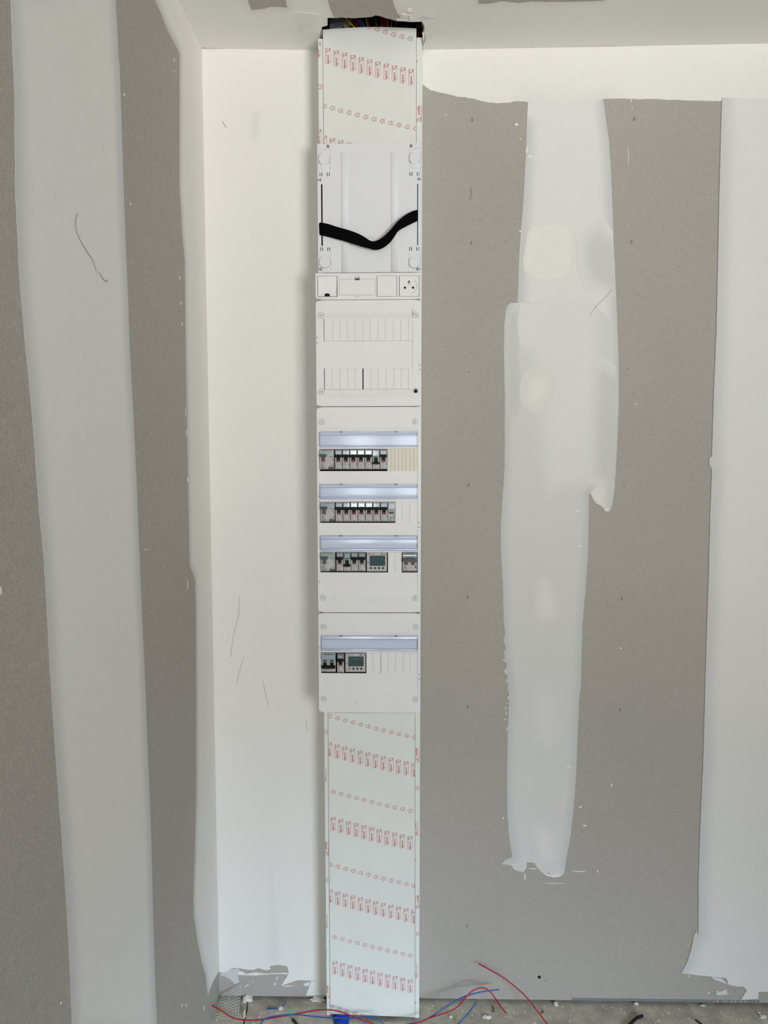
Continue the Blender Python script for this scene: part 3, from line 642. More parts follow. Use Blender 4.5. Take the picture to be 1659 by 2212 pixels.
def strip_marks(lst, lo_edge, hi_edge):
    global sm
    for fn, px, py, fl in lst:
        sm = MB(); p = atY(px, py, YB); fn(sm, p.x, p.z, 1.0, fl)
        v, f, mi = clip(sm, lo_edge(p.z), hi_edge(p.z)); tmp = sm.mats
        for k, fc in enumerate(f):
            if len(fc) >= 3: allm.add([v[i] for i in fc], [tuple(range(len(fc)))], tmp[mi[k]])
allm = MB()
strip_marks(L_, lambda z: tx(0, z)+.0003, lambda z: cl(z)-.0012); strip_marks(R_, lambda z: cr(z)+.0012, lambda z: tx(1, z)-.0003)
me = base.data; b0 = len(me.materials); bm = bmesh.new(); bm.from_mesh(me)
for m in allm.mats: me.materials.append(m)
nv = [bm.verts.new(p) for p in allm.v]
for k, fc in enumerate(allm.f):
    nf = bm.faces.new([nv[i] for i in fc]); nf.material_index = b0+allm.m[k]
bm.to_mesh(me); bm.free()
for c in children(trunk): c.location = -trunk.location

# ================================================================== enclosures
class Box:
    def __init__(s, z0, z1, yt, yb, lt, lb, rt, rb, Y=-.10, W=.25):
        s.z0, s.z1, s.yt, s.yb, s.l, s.r, s.Y, s.W = z0, z1, yt, yb, (lt, lb), (rt, rb), Y, W
    def x(s, px, py):
        t = (py-s.yt)/(s.yb-s.yt); a = lerp(s.l[0], s.l[1], t); b = lerp(s.r[0], s.r[1], t); return -s.W/2+s.W*(px-a)/(b-a)
    def z(s, py): return s.z1-(py-s.yt)/(s.yb-s.yt)*(s.z1-s.z0)
Z0 = 1.8154
BA = Box(Z0-.2500, Z0, 645, 879, 681, 685.5, 909, 908)
BB = Box(Z0-.7495, Z0-.2515, 880, 1323.5, 684, 689, 908.5, 907.5)
BC = Box(Z0-1.0000, Z0-.7510, 1325, 1540, 688, 690.5, 907, 908.5)
BS = Box(Z0+.0010, Z0+.0625, 586.5, 643.5, 682, 683.5, 909.5, 909)
PM0, PM1 = atY(800, 588, -.085).z, atY(800, 309.5, -.085).z
def outline_face(x0, x1, z0, z1, a=.019, b=.0065, top=True, bot=True, n=7):
    pts = []
    def arc(cx, cz_, sx, sz):
        q = []
        for i in range(n+1):
            t = (math.pi/2)*i/n; q.append((cx+sx*a*math.sin(t), cz_+sz*b*math.cos(t)))
        return q
    if top: pts += arc(x1-a, z1-b, 1, 1)
    else: pts += [(x1, z1)]
    if bot: pts += arc(x1-a, z0+b, 1, -1)[::-1]
    else: pts += [(x1, z0)]
    if bot: pts += arc(x0+a, z0+b, -1, -1)
    else: pts += [(x0, z0)]
    if top: pts += arc(x0+a, z1-b, -1, 1)[::-1]
    else: pts += [(x0, z1)]
    return pts
def faceplate(mb_, outer, holes, yb_, yf, m):
    """plate with openings, extruded from yb_ to yf"""
    v2, fs = mesh_region(outer, holes, 0); k = len(v2)
    front = [f for f in fs]
    vs_ = [(a, yf, b) for a, b in v2]+[(a, yb_, b) for a, b in v2]; F = []
    for f in front:
        a, b, c = (Vector(v2[i]) for i in f[:3]); ccw = (b-a).cross(c-a) > 0
        g = f if ccw else f[::-1]; F.append(g); F.append(tuple(i+k for i in g[::-1]))
    from collections import Counter
    ec = Counter(); dirn = {}
    for g in F[0::2]:
        for i in range(len(g)):
            e = (g[i], g[(i+1) % len(g)]); ec[frozenset(e)] += 1; dirn[frozenset(e)] = e
    for e, c in ec.items():
        if c == 1: a, b = dirn[e]; F.append((b, a, a+k, b+k))
    mb_.add(vs_, F, m)
def rect_pts(x0, x1, z0, z1): return [(x0, z0), (x1, z0), (x1, z1), (x0, z1)]
def screw(parent, bx, px, py, ang, name='cover_screw', Y=None):
    Y = bx.Y if Y is None else Y; x, z = bx.x(px, py), bx.z(py); m = MB()
    m.ring(x, z, .0060, .0067, Y+.0005, Y-.0003, M_SEAM); m.disc(x, z, .0060, Y+.0005, Y-.0008, M_WHITE)
    c, s = math.cos(ang), math.sin(ang); m.line([(x-.0030*c, z-.0030*s), (x+.0030*c, z+.0030*s)], .0013, Y-.0010, M_SEAM)
    return m.build(name, parent)
def vents(m, bx, px, ys):
    for y in ys:
        x, z = bx.x(px, y), bx.z(y); m.ring(x, z, .0009, .0016, bx.Y+.001, bx.Y-.0002, M_SEAM, 14)
def emboss(m, bx, cx, cy, w_=29, h_=9):
    x0, x1 = bx.x(cx-w_/2, cy), bx.x(cx+w_/2, cy); z0, z1 = bx.z(cy+h_/2), bx.z(cy-h_/2)
    m.box(x0, x1, bx.Y-.0004, bx.Y, z1-.0005, z1, M_WHITE); m.box(x0, x1, bx.Y-.0004, bx.Y, z0, z0+.0005, M_WHITE)
    m.box(x0, x0+.0005, bx.Y-.0004, bx.Y, z0, z1, M_WHITE); m.box(x1-.0005, x1, bx.Y-.0004, bx.Y, z0, z1, M_WHITE)
    m.text('legrand', (x0+x1)/2, z0+.0028, .0078, bx.Y-.0003, M_WHITE2, align='CENTER')
def housing(parent, bx, Y):
    m = MB(); x0, x1 = -bx.W/2+.003, bx.W/2-.003; z0, z1 = bx.z0+.002, bx.z1-.002; yb_ = YC-.0030
    m.box(x0, x0+.003, Y+.0032, yb_, z0, z1, M_WHITE); m.box(x1-.003, x1, Y+.0032, yb_, z0, z1, M_WHITE)
    m.box(x0+.003, x1-.003, Y+.0032, yb_, z0, z0+.003, M_WHITE); m.box(x0+.003, x1-.003, Y+.0032, yb_, z1-.003, z1, M_WHITE)
    m.box(x0+.003, x1-.003, yb_-.002, yb_, z0+.003, z1-.003, M_SLOT)
    return m.build('housing', parent)

# ---- label holders (clear hinged strips)
def label_holder(parent, bx, y0, y1, xl0=691.5, xr0=901):
    xa, xb = bx.x(xl0, y0), bx.x(xr0, y0); z0, z1 = bx.z(y1), bx.z(y0); Y = bx.Y+.0018
    m = MB(); m.box(xa+.0012, xb-.0012, Y-.0012, Y, z0+.001, z1-.001, M_LABEL); lab = m.build('label_holder', parent)
    h = z1-z0; m = MB(); n = 8
    prof = [(Y-.0014, z1), (Y-.0046, z1-.0004), (Y-.0054, z1-.006), (Y-.0050, z1-.0076), (Y-.0056, z1-.0086)]
    for i in range(1, n+1):
        t = i/n; prof.append((Y-.0056-.0003*math.sin(math.pi*t)*1.0, z1-.0086-t*(h-.0086-.005)))
    prof += [(Y-.0048, z0+.0044), (Y-.0052, z0+.0012), (Y-.0014, z0)]
    vs_ = []; fs = []
    inner = [(y+.0012 if k not in (0, len(prof)-1) else y, z) for k, (y, z) in enumerate(prof)]
    for x in (xa, xb):
        vs_ += [(x, y, z) for y, z in prof]+[(x, y, z) for y, z in inner]
    k = len(prof); s = 2*k
    for i in range(k-1):
        fs += [(i, i+1, s+i+1, s+i), (k+i+1, k+i, s+k+i, s+k+i+1), (i+1, i, k+i, k+i+1), (s+i, s+i+1, s+k+i+1, s+k+i)]
    m.add(vs_, fs, M_CLEAR); cv = m.build('clear_cover', lab)
    m = MB(); m.box(xa-.0009, xa, Y-.0050, Y, z0, z1, M_EDGE); m.box(xb, xb+.0009, Y-.0050, Y, z0, z1, M_EDGE)
    m.box(xa, xb, Y-.0050, Y-.0045+.0006, z1, z1+.0009, M_EDGE); m.box(xa, xb, Y-.0052, Y-.0046, z0-.0004, z0+.0006, M_EDGE)
    m.box(xa, xb, Y-.0064, Y-.0058, z1-.0082, z1-.0075, M_EDGE); m.box(xa, xb, Y-.0056, Y-.0050, z0+.0040, z0+.0047, M_EDGE)
    for px in (737, 855):
        x = bx.x(px, y0); m.box(x-.003, x+.003, Y-.0056, Y-.0020, z1-.0002, z1+.0012, M_SEAM)
    m.build('cover_edge', lab)
    return lab

# ---- modules
MW = .0178
PX_H = 44.5
def device_body(m, w_, h_, y0=.0, y1=-.006, mat_=M_GREY):
    m.box(-w_/2+.0002, w_/2-.0002, y1+.0008, .010, 0, h_, M_SEAM)
    m.box(-w_/2+.0006, w_/2-.0006, y1, y1+.0008, .0006, h_-.0004, mat_)
def breaker(rating, off=False):
    h = .0475; w_ = MW; Y = -.0030
    e = empty('circuit_breaker', (0, 0, 0)); e['category'] = 'circuit breaker'
    m = MB(); device_body(m, w_, h, y1=Y)
    # recess around the toggle, label field, text
    m.rect(-.0062, .0066, .0030, .0155, Y-.0001, M_FACE)
    m.line([(-.0070, .0010), (-.0070, .0165)], .0006, Y-.0002, M_TAGR)
    m.line([(-.0062, .0026), (.0066, .0026)], .0004, Y-.0002, M_INKL)
    m.text('DNX', -.0055, .0128, .0026, Y-.0003, M_INK, bold=.02); m.text(rating, -.0055, .0084, .0042, Y-.0003, M_INK, bold=.02)
    m.text('230V', -.0055, .0050, .0026, Y-.0003, M_INK, bold=.02); m.text('4500', .0014, .0046, .0022, Y-.0003, M_INK, bold=.02)
    m.text('legrand', -.0050, .0012, .0032, Y-.0003, M_INK, bold=.024)
    m.line([(.0050, .0102), (.0050, .0144)], .0012, Y-.0003, M_INK); m.line([(.0050, .0144), (.0064, .0144)], .0006, Y-.0003, M_INK); m.line([(.0050, .0124), (.0062, .0124)], .0006, Y-.0003, M_INK)
    m.disc(.0084, .0245, .0010, Y, Y-.0003, M_INK, 12)
    m.build('body', e)
    # label window
    z1 = h-.0014; z0 = h-.0128
    if off: z0 = h-.0150
    m = MB(); m.box(-.0078, .0078, Y-.0030, Y+.0005, z0, z1, M_WINFRAME); m.box(-.0066, .0066, Y-.0036, Y-.0030, z0+.0004, z1-.0006, M_WINDOW)
    m.box(-.0044, .0044, Y-.0039, Y-.0036, z1-.0026, z1-.0016, M_WINFRAME)
    m.build('label_window', e, bevel=.0003)
    m = MB()
    if not off:
        bz0, bz1, s0, s1 = h-.0188, h-.0118, .0178, h-.0188; tg = M_TAGR; tz = .0190
        arch = [(-.0080, bz0), (.0080, bz0), (.0080, bz1-.0006), (.0045, bz1+.0001), (0, bz1+.0004), (-.0045, bz1+.0001), (-.0080, bz1-.0006)]
    else:
        bz0, bz1, s0, s1 = .0125, .0178, .0178, .0325; tg = M_TAGG; tz = .0285
        arch = [(-.0080, bz1), (.0080, bz1), (.0080, bz0+.0006), (.0045, bz0-.0001), (0, bz0-.0004), (-.0045, bz0-.0001), (-.0080, bz0+.0006)]
    m.prism(arch, Y, Y-.0085, M_BLACK); m.box(-.0041, .0041, Y-.0045, Y, s0, s1, M_BLACK)
    tgo = m.build('toggle', e, bevel=.0005)
    m = MB(); m.box(-.0032, .0032, Y-.0049, Y-.0044, tz, tz+.0030, tg); m.text('I-ON' if not off else 'O-OFF', -.0026, tz+.0008, .0019, Y-.0050, M_LABEL)
    m.build('position_tag', tgo)
    return e
def rcd():
    w_ = MW*2; h = .0475; Y = -.0030
    e = empty('residual_current_device', (0, 0, 0)); e['category'] = 'circuit breaker'
    m = MB(); device_body(m, w_, h, y1=Y)
    m.line([(-.0165, .0020), (.002, .0020)], .0005, Y-.0002, M_TAGR)
    m.text('ID 2P', -.0150, .0132, .0026, Y-.0003, M_INK, bold=.02); m.text('63A', -.0150, .0092, .0044, Y-.0003, M_INK, bold=.02)
    m.text('AC 30mA', -.0150, .0062, .0024, Y-.0003, M_INK, bold=.02); m.text('legrand', -.0150, .0030, .0038, Y-.0003, M_INK, bold=.024)
    m.text('30mA', .0075, .0300, .0036, Y-.0003, M_INK, bold=.02); m.line([(.0045, .0300), (.0072, .0300)], .0006, Y-.0003, M_INK)
    m.ring(.0140, .0255, .0012, .0020, Y, Y-.0003, M_INKL, 16); m.disc(.0145, .0212, .0014, Y, Y-.0003, M_INKL, 14)
    m.text('TEST', .0060, .0080, .0030, Y-.0003, M_INKL, bold=.02); m.line([(.0145, .0095), (.0145, .0140)], .0012, Y-.0003, M_INK)
    m.line([(-.0168, .018), (-.0168, .030)], .0006, Y-.0003, M_INKL)
    m.build('body', e)
    m = MB(); z1 = h-.0016
    m.prism([(-.0170, z1-.0130), (.0008, z1-.0130), (.0014, z1-.0140), (.0165, z1-.0140), (.0165, z1), (-.0170, z1)], Y+.0003, Y-.0024, M_WINDOW)
    m.box(-.0110, .0115, Y-.0028, Y-.0024, z1-.0020, z1-.0012, M_WINFRAME); m.build('label_window', e, bevel=.0004)
    m = MB(); m.box(-.0164, -.0004, Y-.0095, Y, h-.0172, h-.0110, M_DGREY); m.box(-.0124, -.0042, Y-.0045, Y, .0175, h-.0172, M_DGREY); t = m.build('toggle', e, bevel=.0008)
    m = MB(); m.box(-.0118, -.0048, Y-.0050, Y-.0044, .0180, .0215, M_TAGR); m.text('I-ON', -.0108, .0190, .0020, Y-.0051, M_LABEL); m.build('position_tag', t)
    m = MB(); m.box(.0040, .0168, Y-.0020, Y, .0008, .0062, M_DGREY); m.build('test_button', e, bevel=.0004)
    return e
def contactor():
    w_ = MW; h = .0475; Y = -.0030; e = empty('toggle_less_module', (0, 0, 0)); e['category'] = 'relay'
    m = MB(); device_body(m, w_, h, y1=Y); m.line([(-.0055, h-.0190), (.0055, h-.0190)], .0011, Y-.0003, M_INK)
    m.text('16A', -.0055, .0085, .0048, Y-.0003, M_INK, bold=.02); m.text('250V', -.0055, .0055, .0024, Y-.0003, M_INK, bold=.02); m.text('legrand', -.0055, .0022, .0036, Y-.0003, M_INK, bold=.024)
    m.line([(.0058, .0085), (.0058, .0140)], .0014, Y-.0003, M_INK); m.disc(-.0076, .0258, .0008, Y, Y-.0003, M_INK, 10); m.disc(-.0076, .0222, .0008, Y, Y-.0003, M_INK, 10)
    m.build('body', e)
    m = MB(); m.box(-.0076, .0078, Y-.0030, Y+.0003, h-.0160, h-.0014, M_WINDOW); m.box(-.0050, .0050, Y-.0034, Y-.0030, h-.0040, h-.0030, M_WINFRAME); m.build('label_window', e, bevel=.0004)
    m = MB(); m.box(-.0052, .0055, Y-.0022, Y, .0190, .0244, M_DGREY); m.build('push_button', e, bevel=.0004)
    return e
def meter(digits, red):
    w_ = MW*2.82; h = .0470; Y = -.0022; e = empty('energy_meter', (0, 0, 0)); e['category'] = 'energy meter'
    m = MB(); device_body(m, w_, h, y1=Y); hw = w_/2
    m.text('TYWATT 30', -hw+.0022, h-.0052, .0030, Y-.0003, M_INK, bold=.02); m.box(.0105, .0133, Y-.0003, Y, h-.0054, h-.0026, M_INK); m.text('DELTA DORE', .0139, h-.0050, .0019, Y-.0003, M_INK, sx=.78, bold=.03)
    for x, z in ((-hw+.0038, h-.0125), (-hw+.0038, h-.0245), (hw-.0026, h-.0130)): m.ring(x, z, .0007, .0011, Y, Y-.0003, M_INKL, 10)
    m.line([(-hw+.0022, h-.0262), (-hw+.0038, h-.0228), (-hw+.0054, h-.0262), (-hw+.0022, h-.0262)], .0005, Y-.0003, M_INK)
    m.line([(hw-.0044, h-.0245), (hw-.0016, h-.0245)], .0006, Y-.0003, M_INK); m.text('C E', -hw+.0018, .0068, .0022, Y-.0003, M_INKL, bold=.02)
    for x, tx_ in ((-.0054, 'MENU'), (.0024, 'RESET'), (.0102, 'SELECT')): m.text(tx_, x+.0015, .0022, .0018, Y-.0003, M_INKL, align='CENTER', bold=.02)
    m.line([(hw-.0030, .0060), (hw-.0030, .0095)], .0004, Y-.0003, M_INKL)
    m.build('body', e)
    m = MB(); x0, x1, z0, z1 = -.0165, .0192, .0152, h-.0088
    m.box(x0-.0008, x1+.0008, Y-.0006, Y, z0-.0008, z1+.0008, M_BLACK); m.box(x0, x1, Y-.0012, Y-.0006, z0, z1, M_LCD); sc = m.build('display', e, bevel=.0003)
    m = MB(); x = x0+.0080
    n = len(digits)
    for ch in digits:
        m.text(ch, x, z0+.0068, .0112, Y-.0014, M_LCDINK, sx=.85); x += .0022 if ch == '.' else .0062
    m.line([(x0+.002, z0+.003), (x1-.004, z0+.003)], .0003, Y-.0014, M_LCDINK); m.build('digits', sc)
    for i in range(4):
        m = MB(); x = -.0143+i*.0096; m.ring(x, .0088, .0019, .0028, Y, Y-.0006, M_TAGR if (red and i == 0) else M_DGREY, 20); m.disc(x, .0088, .0019, Y, Y-.0014, M_PINK if (red and i == 0) else M_INK, 18); m.build('button', e)
    return e
def two_pole(off):
    w_ = MW*2; h = .0475; Y = -.0030
    e = empty('main_switch' if not off else 'double_pole_breaker', (0, 0, 0)); e['category'] = 'switch' if not off else 'circuit breaker'
    m = MB(); device_body(m, w_, h, y1=Y); z1 = h-.0016
    if not off:
        m.text('IS 2P', -.0150, .0125, .0026, Y-.0003, M_INK, bold=.02); m.text('63A', -.0150, .0082, .0044, Y-.0003, M_INK, bold=.02); m.text('400V~  50Hz', -.0150, .0052, .0022, Y-.0003, M_INK, bold=.02)
        m.text('2 4', .0010, .0105, .0030, Y-.0003, M_INK); m.text('1 3', .0010, .0080, .0026, Y-.0003, M_INK); m.line([(.0140, .0085), (.0140, .0130)], .0022, Y-.0003, M_INK)
    else:
        m.text('C20', -.0140, .0062, .0032, Y-.0003, M_INK, bold=.02); m.text('4500', -.0050, .0062, .0026, Y-.0003, M_INK, bold=.02)
    m.text('legrand', -.0150, .0016, .0036, Y-.0003, M_INK, bold=.024); m.line([(-.0018, .0022), (.0160, .0022)], .0008, Y-.0003, M_TAGR); m.disc(0, .0245, .0012, Y, Y-.0003, M_INK, 14)
    m.build('body', e)
    m = MB(); n = 10; prof = []
    for i in range(n+1):
        t = i/n; prof.append((Y-.0028-.0035*math.sin(math.pi*t), lerp(h-.0150 if not off else h-.0172, z1, t)))
    xs = (-.0170, .0170); vs_ = []; fs = []
    for x in xs: vs_ += [(x, y, z) for y, z in prof]+[(x, Y, prof[-1][1]), (x, Y, prof[0][1])]
    k = n+3
    for i in range(k): fs.append((i, (i+1) % k, k+(i+1) % k, k+i))
    fs += [tuple(range(k))[::-1], tuple(range(k, 2*k))]
    m.add(vs_, fs, M_WINDOW); m.box(-.0110, .0110, Y-.0040, Y-.0030, z1-.0014, z1-.0004, M_WINFRAME); o = m.build('label_window', e)
    m = MB()
    if not off:
        arch = [(-.0164, h-.0235), (.0164, h-.0235), (.0168, h-.0180)] + [(.0164-.0328*i/10, h-.0160+.0030*math.sin(math.pi*i/10)) for i in range(11)] + [(-.0168, h-.0180)]
        m.prism(arch, Y, Y-.0100, M_DGREY); s0, s1, tg, tz = .0160, h-.0235, M_TAGR, .0165
    else:
        arch = [(-.0164, .0172), (.0164, .0172), (.0166, .0110), (.0100, .0104), (-.0100, .0104), (-.0166, .0110)]
        m.prism(arch, Y, Y-.0090, M_BLACK); s0, s1, tg, tz = .0172, .0300, M_TAGG, .0258
    for cx in (-.0085, .0085): m.box(cx-.0040, cx+.0040, Y-.0045, Y, s0, s1, M_BLACK if off else M_DGREY)
    t = m.build('toggle', e, bevel=.0006)
    for cx in (-.0085, .0085):
        m = MB(); m.box(cx-.0034, cx+.0034, Y-.0050, Y-.0044, tz, tz+(.0032 if not off else .0024), tg); m.text('I-ON' if not off else 'O OFF', cx-.0026, tz+.0006, .0019, Y-.0051, M_LABEL); m.build('position_tag', t)
    return e
def blanking(bx, x0, x1, y0, y1, seams, mt, label, group=None, Yf=None, gap=None):
    """x0,x1,seams in px at row y0..y1"""
    Yf = bx.Y+.0005 if Yf is None else Yf; ym = (y0+y1)/2
    a, b = bx.x(x0, ym), bx.x(x1, ym); z0, z1 = bx.z(y1), bx.z(y0); m = MB()
    edges = [a]+[bx.x(s, ym) for s in seams]+[b]
    for p, q in zip(edges, edges[1:]): m.box(p+.0002, q-.0002, Yf, Yf+.003, z0, z1, mt)
    m.box(a, b, Yf+.0008, Yf+.003, z0+.0002, z1-.0002, M_LINE)
    o = m.build('blanking_plate', None, bevel=.0002); return tag(o, label, 'cover plate', group)

def place(e, bx, x0, x1, ybot, label, group=None, hpx=None, y0=None):
    ym = ybot-20; x = (bx.x(x0, ym)+bx.x(x1, ym))/2
    e.location = (x, bx.Y+.0020, bx.z(ybot)); s = (bx.x(x1, ym)-bx.x(x0, ym)); e['label'] = label
    if group: e['group'] = group
    return e

# ---------------- closed two-row box
A = empty('blank_distribution_box', (0, BA.Y, BA.z0), 'square white two-row box fully closed with blanking strips, under the socket strip', 'electrical box')
def local(parent):
    for c in children(parent):
        c.location = -parent.location
housing(A, BA, BA.Y)
m = MB(); ax0, ax1 = BA.x(700, 760), BA.x(890.5, 760)
R1 = (685, 734); R2 = (795, 841)
faceplate(m, outline_face(-.125, .125, BA.z0, BA.z1), [rect_pts(ax0, ax1, BA.z(860), BA.z(662))], BA.Y+.003, BA.Y, M_WHITE)
# inner panel: sloping band at the top, flat bands between and below the strips
yi = BA.Y+.0016
def slab(m, bx, x0, x1, ya, yb__, y_top, y_bot, mt=M_WHITE, th=.002):
    za, zb_ = bx.z(ya), bx.z(yb__)
    m.add([(x0, y_top, za), (x1, y_top, za), (x1, y_bot, zb_), (x0, y_bot, zb_), (x0, y_top+th, za), (x1, y_top+th, za), (x1, y_bot+th, zb_), (x0, y_bot+th, zb_)], [(3, 2, 1, 0), (4, 5, 6, 7), (0, 1, 5, 4), (2, 3, 7, 6), (0, 4, 7, 3), (1, 2, 6, 5)], mt)
slab(m, BA, ax0, ax1, 662, 672, BA.Y, BA.Y+.0045); slab(m, BA, ax0, ax1, 672, 684.9, BA.Y+.0045, BA.Y+.0015)
slab(m, BA, ax0, ax1, 734.3, 794.8, yi, yi); slab(m, BA, ax0, ax1, 841.3, 860, yi, BA.Y)
emboss(m, BA, 798, 870, 31, 8); vents(m, BA, 685, (727.5, 738)); vents(m, BA, 905.5, (787.5, 798))
m.build('front_cover', A, bevel=.0006)
screw(A, BA, 692, 678.5, D(-15)); screw(A, BA, 897, 677.5, D(-22)); screw(A, BA, 695, 846.5, D(-3))
m = MB(); x, z = BA.x(897, 845.5), BA.z(845.5); m.ring(x, z, .0042, .0062, BA.Y+.001, BA.Y-.0008, M_SCREW); m.disc(x, z-.0004, .0040, BA.Y+.001, BA.Y-.0010, M_SLOT); m.box(x-.0025, x+.0025, BA.Y-.0016, BA.Y-.0008, z+.0042, z+.0056, M_BLACK); m.build('cover_screw', A)['label'] = 'open screw hole with dark bore'
local(A)
blanking(BA, 700.05, 890.5, *R1, [718, 733.5, 750, 766.5, 783, 799, 815.5, 832, 849, 865, 881.5], M_WHITE, 'upper row blanking strip of thirteen narrow segments in the closed two-row box')
blanking(BA, 702.2, 783.2, *R2, [718.5, 735, 751.5, 767.5], M_WHITE, 'white blanking strip left of the black gap in the closed box')
blanking(BA, 785.2, 890.5, *R2, [800.5, 817, 833.5, 850, 866, 881.5], M_WHITE, 'white blanking strip right of the black gap in the closed box')

# ---------------- three-row box
B = empty('distribution_box', (0, BB.Y, BB.z0), 'tall white box with three rows of breakers under clear label strips', 'electrical box')
housing(B, BB, BB.Y)
rows = [(969.5, 1016.5), (1083, 1128), (1192.5, 1236)]
labs = [(933.5, 965.5), (1045.5, 1077), (1156.5, 1188)]
m = MB(); bx0, bx1 = BB.x(690.5, 1100), BB.x(901.5, 1100)
faceplate(m, outline_face(-.125, .125, BB.z0, BB.z1), [rect_pts(bx0, bx1, BB.z(1290), BB.z(924))], BB.Y+.003, BB.Y, M_WHITE)
yi = BB.Y+.0018
slab(m, BB, bx0, bx1, 924, 932, BB.Y, yi)
segs_ = [932, rows[0][0], None, rows[0][1], rows[1][0], None, rows[1][1], rows[2][0], None, rows[2][1], 1262]
for a, b in ((932, rows[0][0]), (rows[0][1], rows[1][0]), (rows[1][1], rows[2][0]), (rows[2][1], 1262)):
    slab(m, BB, bx0, bx1, a, b, yi, yi)
slab(m, BB, bx0, bx1, 1262, 1290, yi, BB.Y)
emboss(m, BB, 798, 1302.5, 28, 8); vents(m, BB, 689.5, (1070.5, 1080)); vents(m, BB, 904.5, (1127.5, 1137))
m.line([(BB.x(721.5, 1296), BB.z(1296)), (BB.x(722.5, 1290), BB.z(1290)), (BB.x(727, 1287), BB.z(1287)), (BB.x(731, 1287), BB.z(1287))], .0005, BB.Y-.0002, M_LINE)
m.line([(BB.x(690.5, 1252), BB.z(1252)), (BB.x(692.5, 1260), BB.z(1260))], .0007, BB.Y-.0002, M_SEAM)
m.build('front_cover', B, bevel=.0006)
for a, b, c in ((695, 911.5, 75), (895.5, 911, 70), (699, 1292, -25), (895.5, 1292.5, 68)): screw(B, BB, a, b, D(c))
for i, (a, b) in enumerate(labs): label_holder(B, BB, a, b, 691.5+i*1.2, 901)
local(B)
# ---------------- one-row box
Cc = empty('distribution_box', (0, BC.Y, BC.z0), 'square white one-row box at the bottom, with many blank segments', 'electrical box')
housing(Cc, BC, BC.Y); m = MB(); cx0, cx1 = BC.x(694.5, 1430), BC.x(901.5, 1430)
faceplate(m, outline_face(-.125, .125, BC.z0, BC.z1), [rect_pts(cx0, cx1, BC.z(1500), BC.z(1366))], BC.Y+.003, BC.Y, M_WHITE)
yi = BC.Y+.0018
slab(m, BC, cx0, cx1, 1366, 1374, BC.Y, yi); slab(m, BC, cx0, cx1, 1374, 1410.5, yi, yi); slab(m, BC, cx0, cx1, 1455, 1480, yi, yi); slab(m, BC, cx0, cx1, 1480, 1500, yi, BC.Y)
emboss(m, BC, 799, 1521, 31, 9); vents(m, BC, 692, (1399.5, 1408.5)); vents(m, BC, 905, (1456.5, 1466))
m.line([(BC.x(766.5, 1517), BC.z(1517)), (BC.x(771, 1520), BC.z(1520)), (BC.x(776, 1517), BC.z(1517))], .0005, BC.Y-.0002, M_LINE)
m.build('front_cover', Cc, bevel=.0006)
for a, b in ((699.5, 1355), (896.5, 1355), (700.5, 1510.5), (897.5, 1511)): screw(Cc, BC, a, b, D(-22))
label_holder(Cc, BC, 1374.5, 1405.5, 695.5, 901)
local(Cc)

# ---------------- modules in the rows
proto = {'C20': breaker('C20'), 'C16': breaker('C16'), 'C10': breaker('C10'), 'C2': breaker('C2'), 'off': breaker('C20', True), 'C2b': None}
used = set()
def get(k):
    if k not in used: used.add(k); return proto[k]
    return copy_tree(proto[k])
ordn = ['first', 'second', 'third', 'fourth', 'fifth', 'sixth', 'seventh']
G1, G2, G3 = 'circuit breakers in the upper breaker row', 'circuit breakers in the middle breaker row', 'circuit breakers in the lower breaker row'
r0 = rcd(); place(r0, BB, 690, 723, 1013, 'double-width breaker with dark grey toggle at the left end of the upper breaker row', 'double-width test-button breakers')
place(copy_tree(r0), BB, 692, 725, 1125.5, 'double-width breaker with dark grey toggle at the left end of the middle breaker row', 'double-width test-button breakers')
place(copy_tree(r0), BB, 693.5, 726, 1233.5, 'double-width breaker with dark grey toggle at the left end of the lower breaker row', 'double-width test-button breakers')
for i, k in enumerate(['C20', 'C20', 'C20', 'C20', 'C16', 'off', 'C2']):
    x = 723.5+16.15*i
    place(get(k), BB, x, x+16.15, 1013, ('switched-off breaker with lowered black toggle and green tag in the upper row' if k == 'off' else 'grey breaker with raised black toggle, %s after the double-width one in the upper row' % ordn[i] if k != 'C2' else 'grey breaker with raised black toggle beside the cream blanking plate'), G1)
for i, k in enumerate(['C16', 'C16', 'C16', 'C16', 'C16', 'C16', 'C10']):
    x = 725+16.1*i; place(get(k), BB, x, x+16.1, 1125.5, 'grey breaker with raised black toggle, %s after the double-width one in the middle row' % ordn[i], G2)
for i, (k, x) in enumerate([('C20', 727), ('off', 742.8), ('C16', 758.5), ('C2', 774.5)]):
    place(get(k), BB, x, x+16, 1233.5, ('switched-off breaker with lowered black toggle and green tag in the lower row' if k == 'off' else 'grey breaker with raised black toggle, %s after the double-width one in the lower row' % ordn[i]), G3)
place(contactor(), BB, 837.5, 853.5, 1125.5, 'narrow grey module without toggle at the right end of the middle row devices')
mt1 = meter('0000', False); place(mt1, BB, 791, 837.5, 1234, 'grey energy meter with lcd display in the lower row of the three-row box')
place(two_pole(False), BB, 868, 901, 1233.5, 'double main switch with curved dark grey toggle at the right end of the lower row')
place(two_pole(True), BC, 694.5, 727, 1452, 'double breaker with lowered wide black toggle and green tags in the one-row box')
b5 = copy_tree(proto['C2']); place(b5, BC, 728.5, 744.5, 1453, 'single grey breaker with raised black toggle in the one-row box, left of the meter')
mt2 = meter('0.000', True); place(mt2, BC, 745.5, 791, 1452, 'grey energy meter with one red button in the one-row box')
blanking(BB, 836.5, 901.5, 969, 1016.5, [844.5, 852, 860.5, 868.5, 876.5, 885, 893], M_CREAMP, 'yellowed cream blanking plate at the right of the upper breaker row', Yf=BB.Y-.0012)
blanking(BB, 853.5, 901.3, 1083, 1128, [868.5, 884.5], M_WHITE, 'white blanking plate of three segments at the right of the middle breaker row')
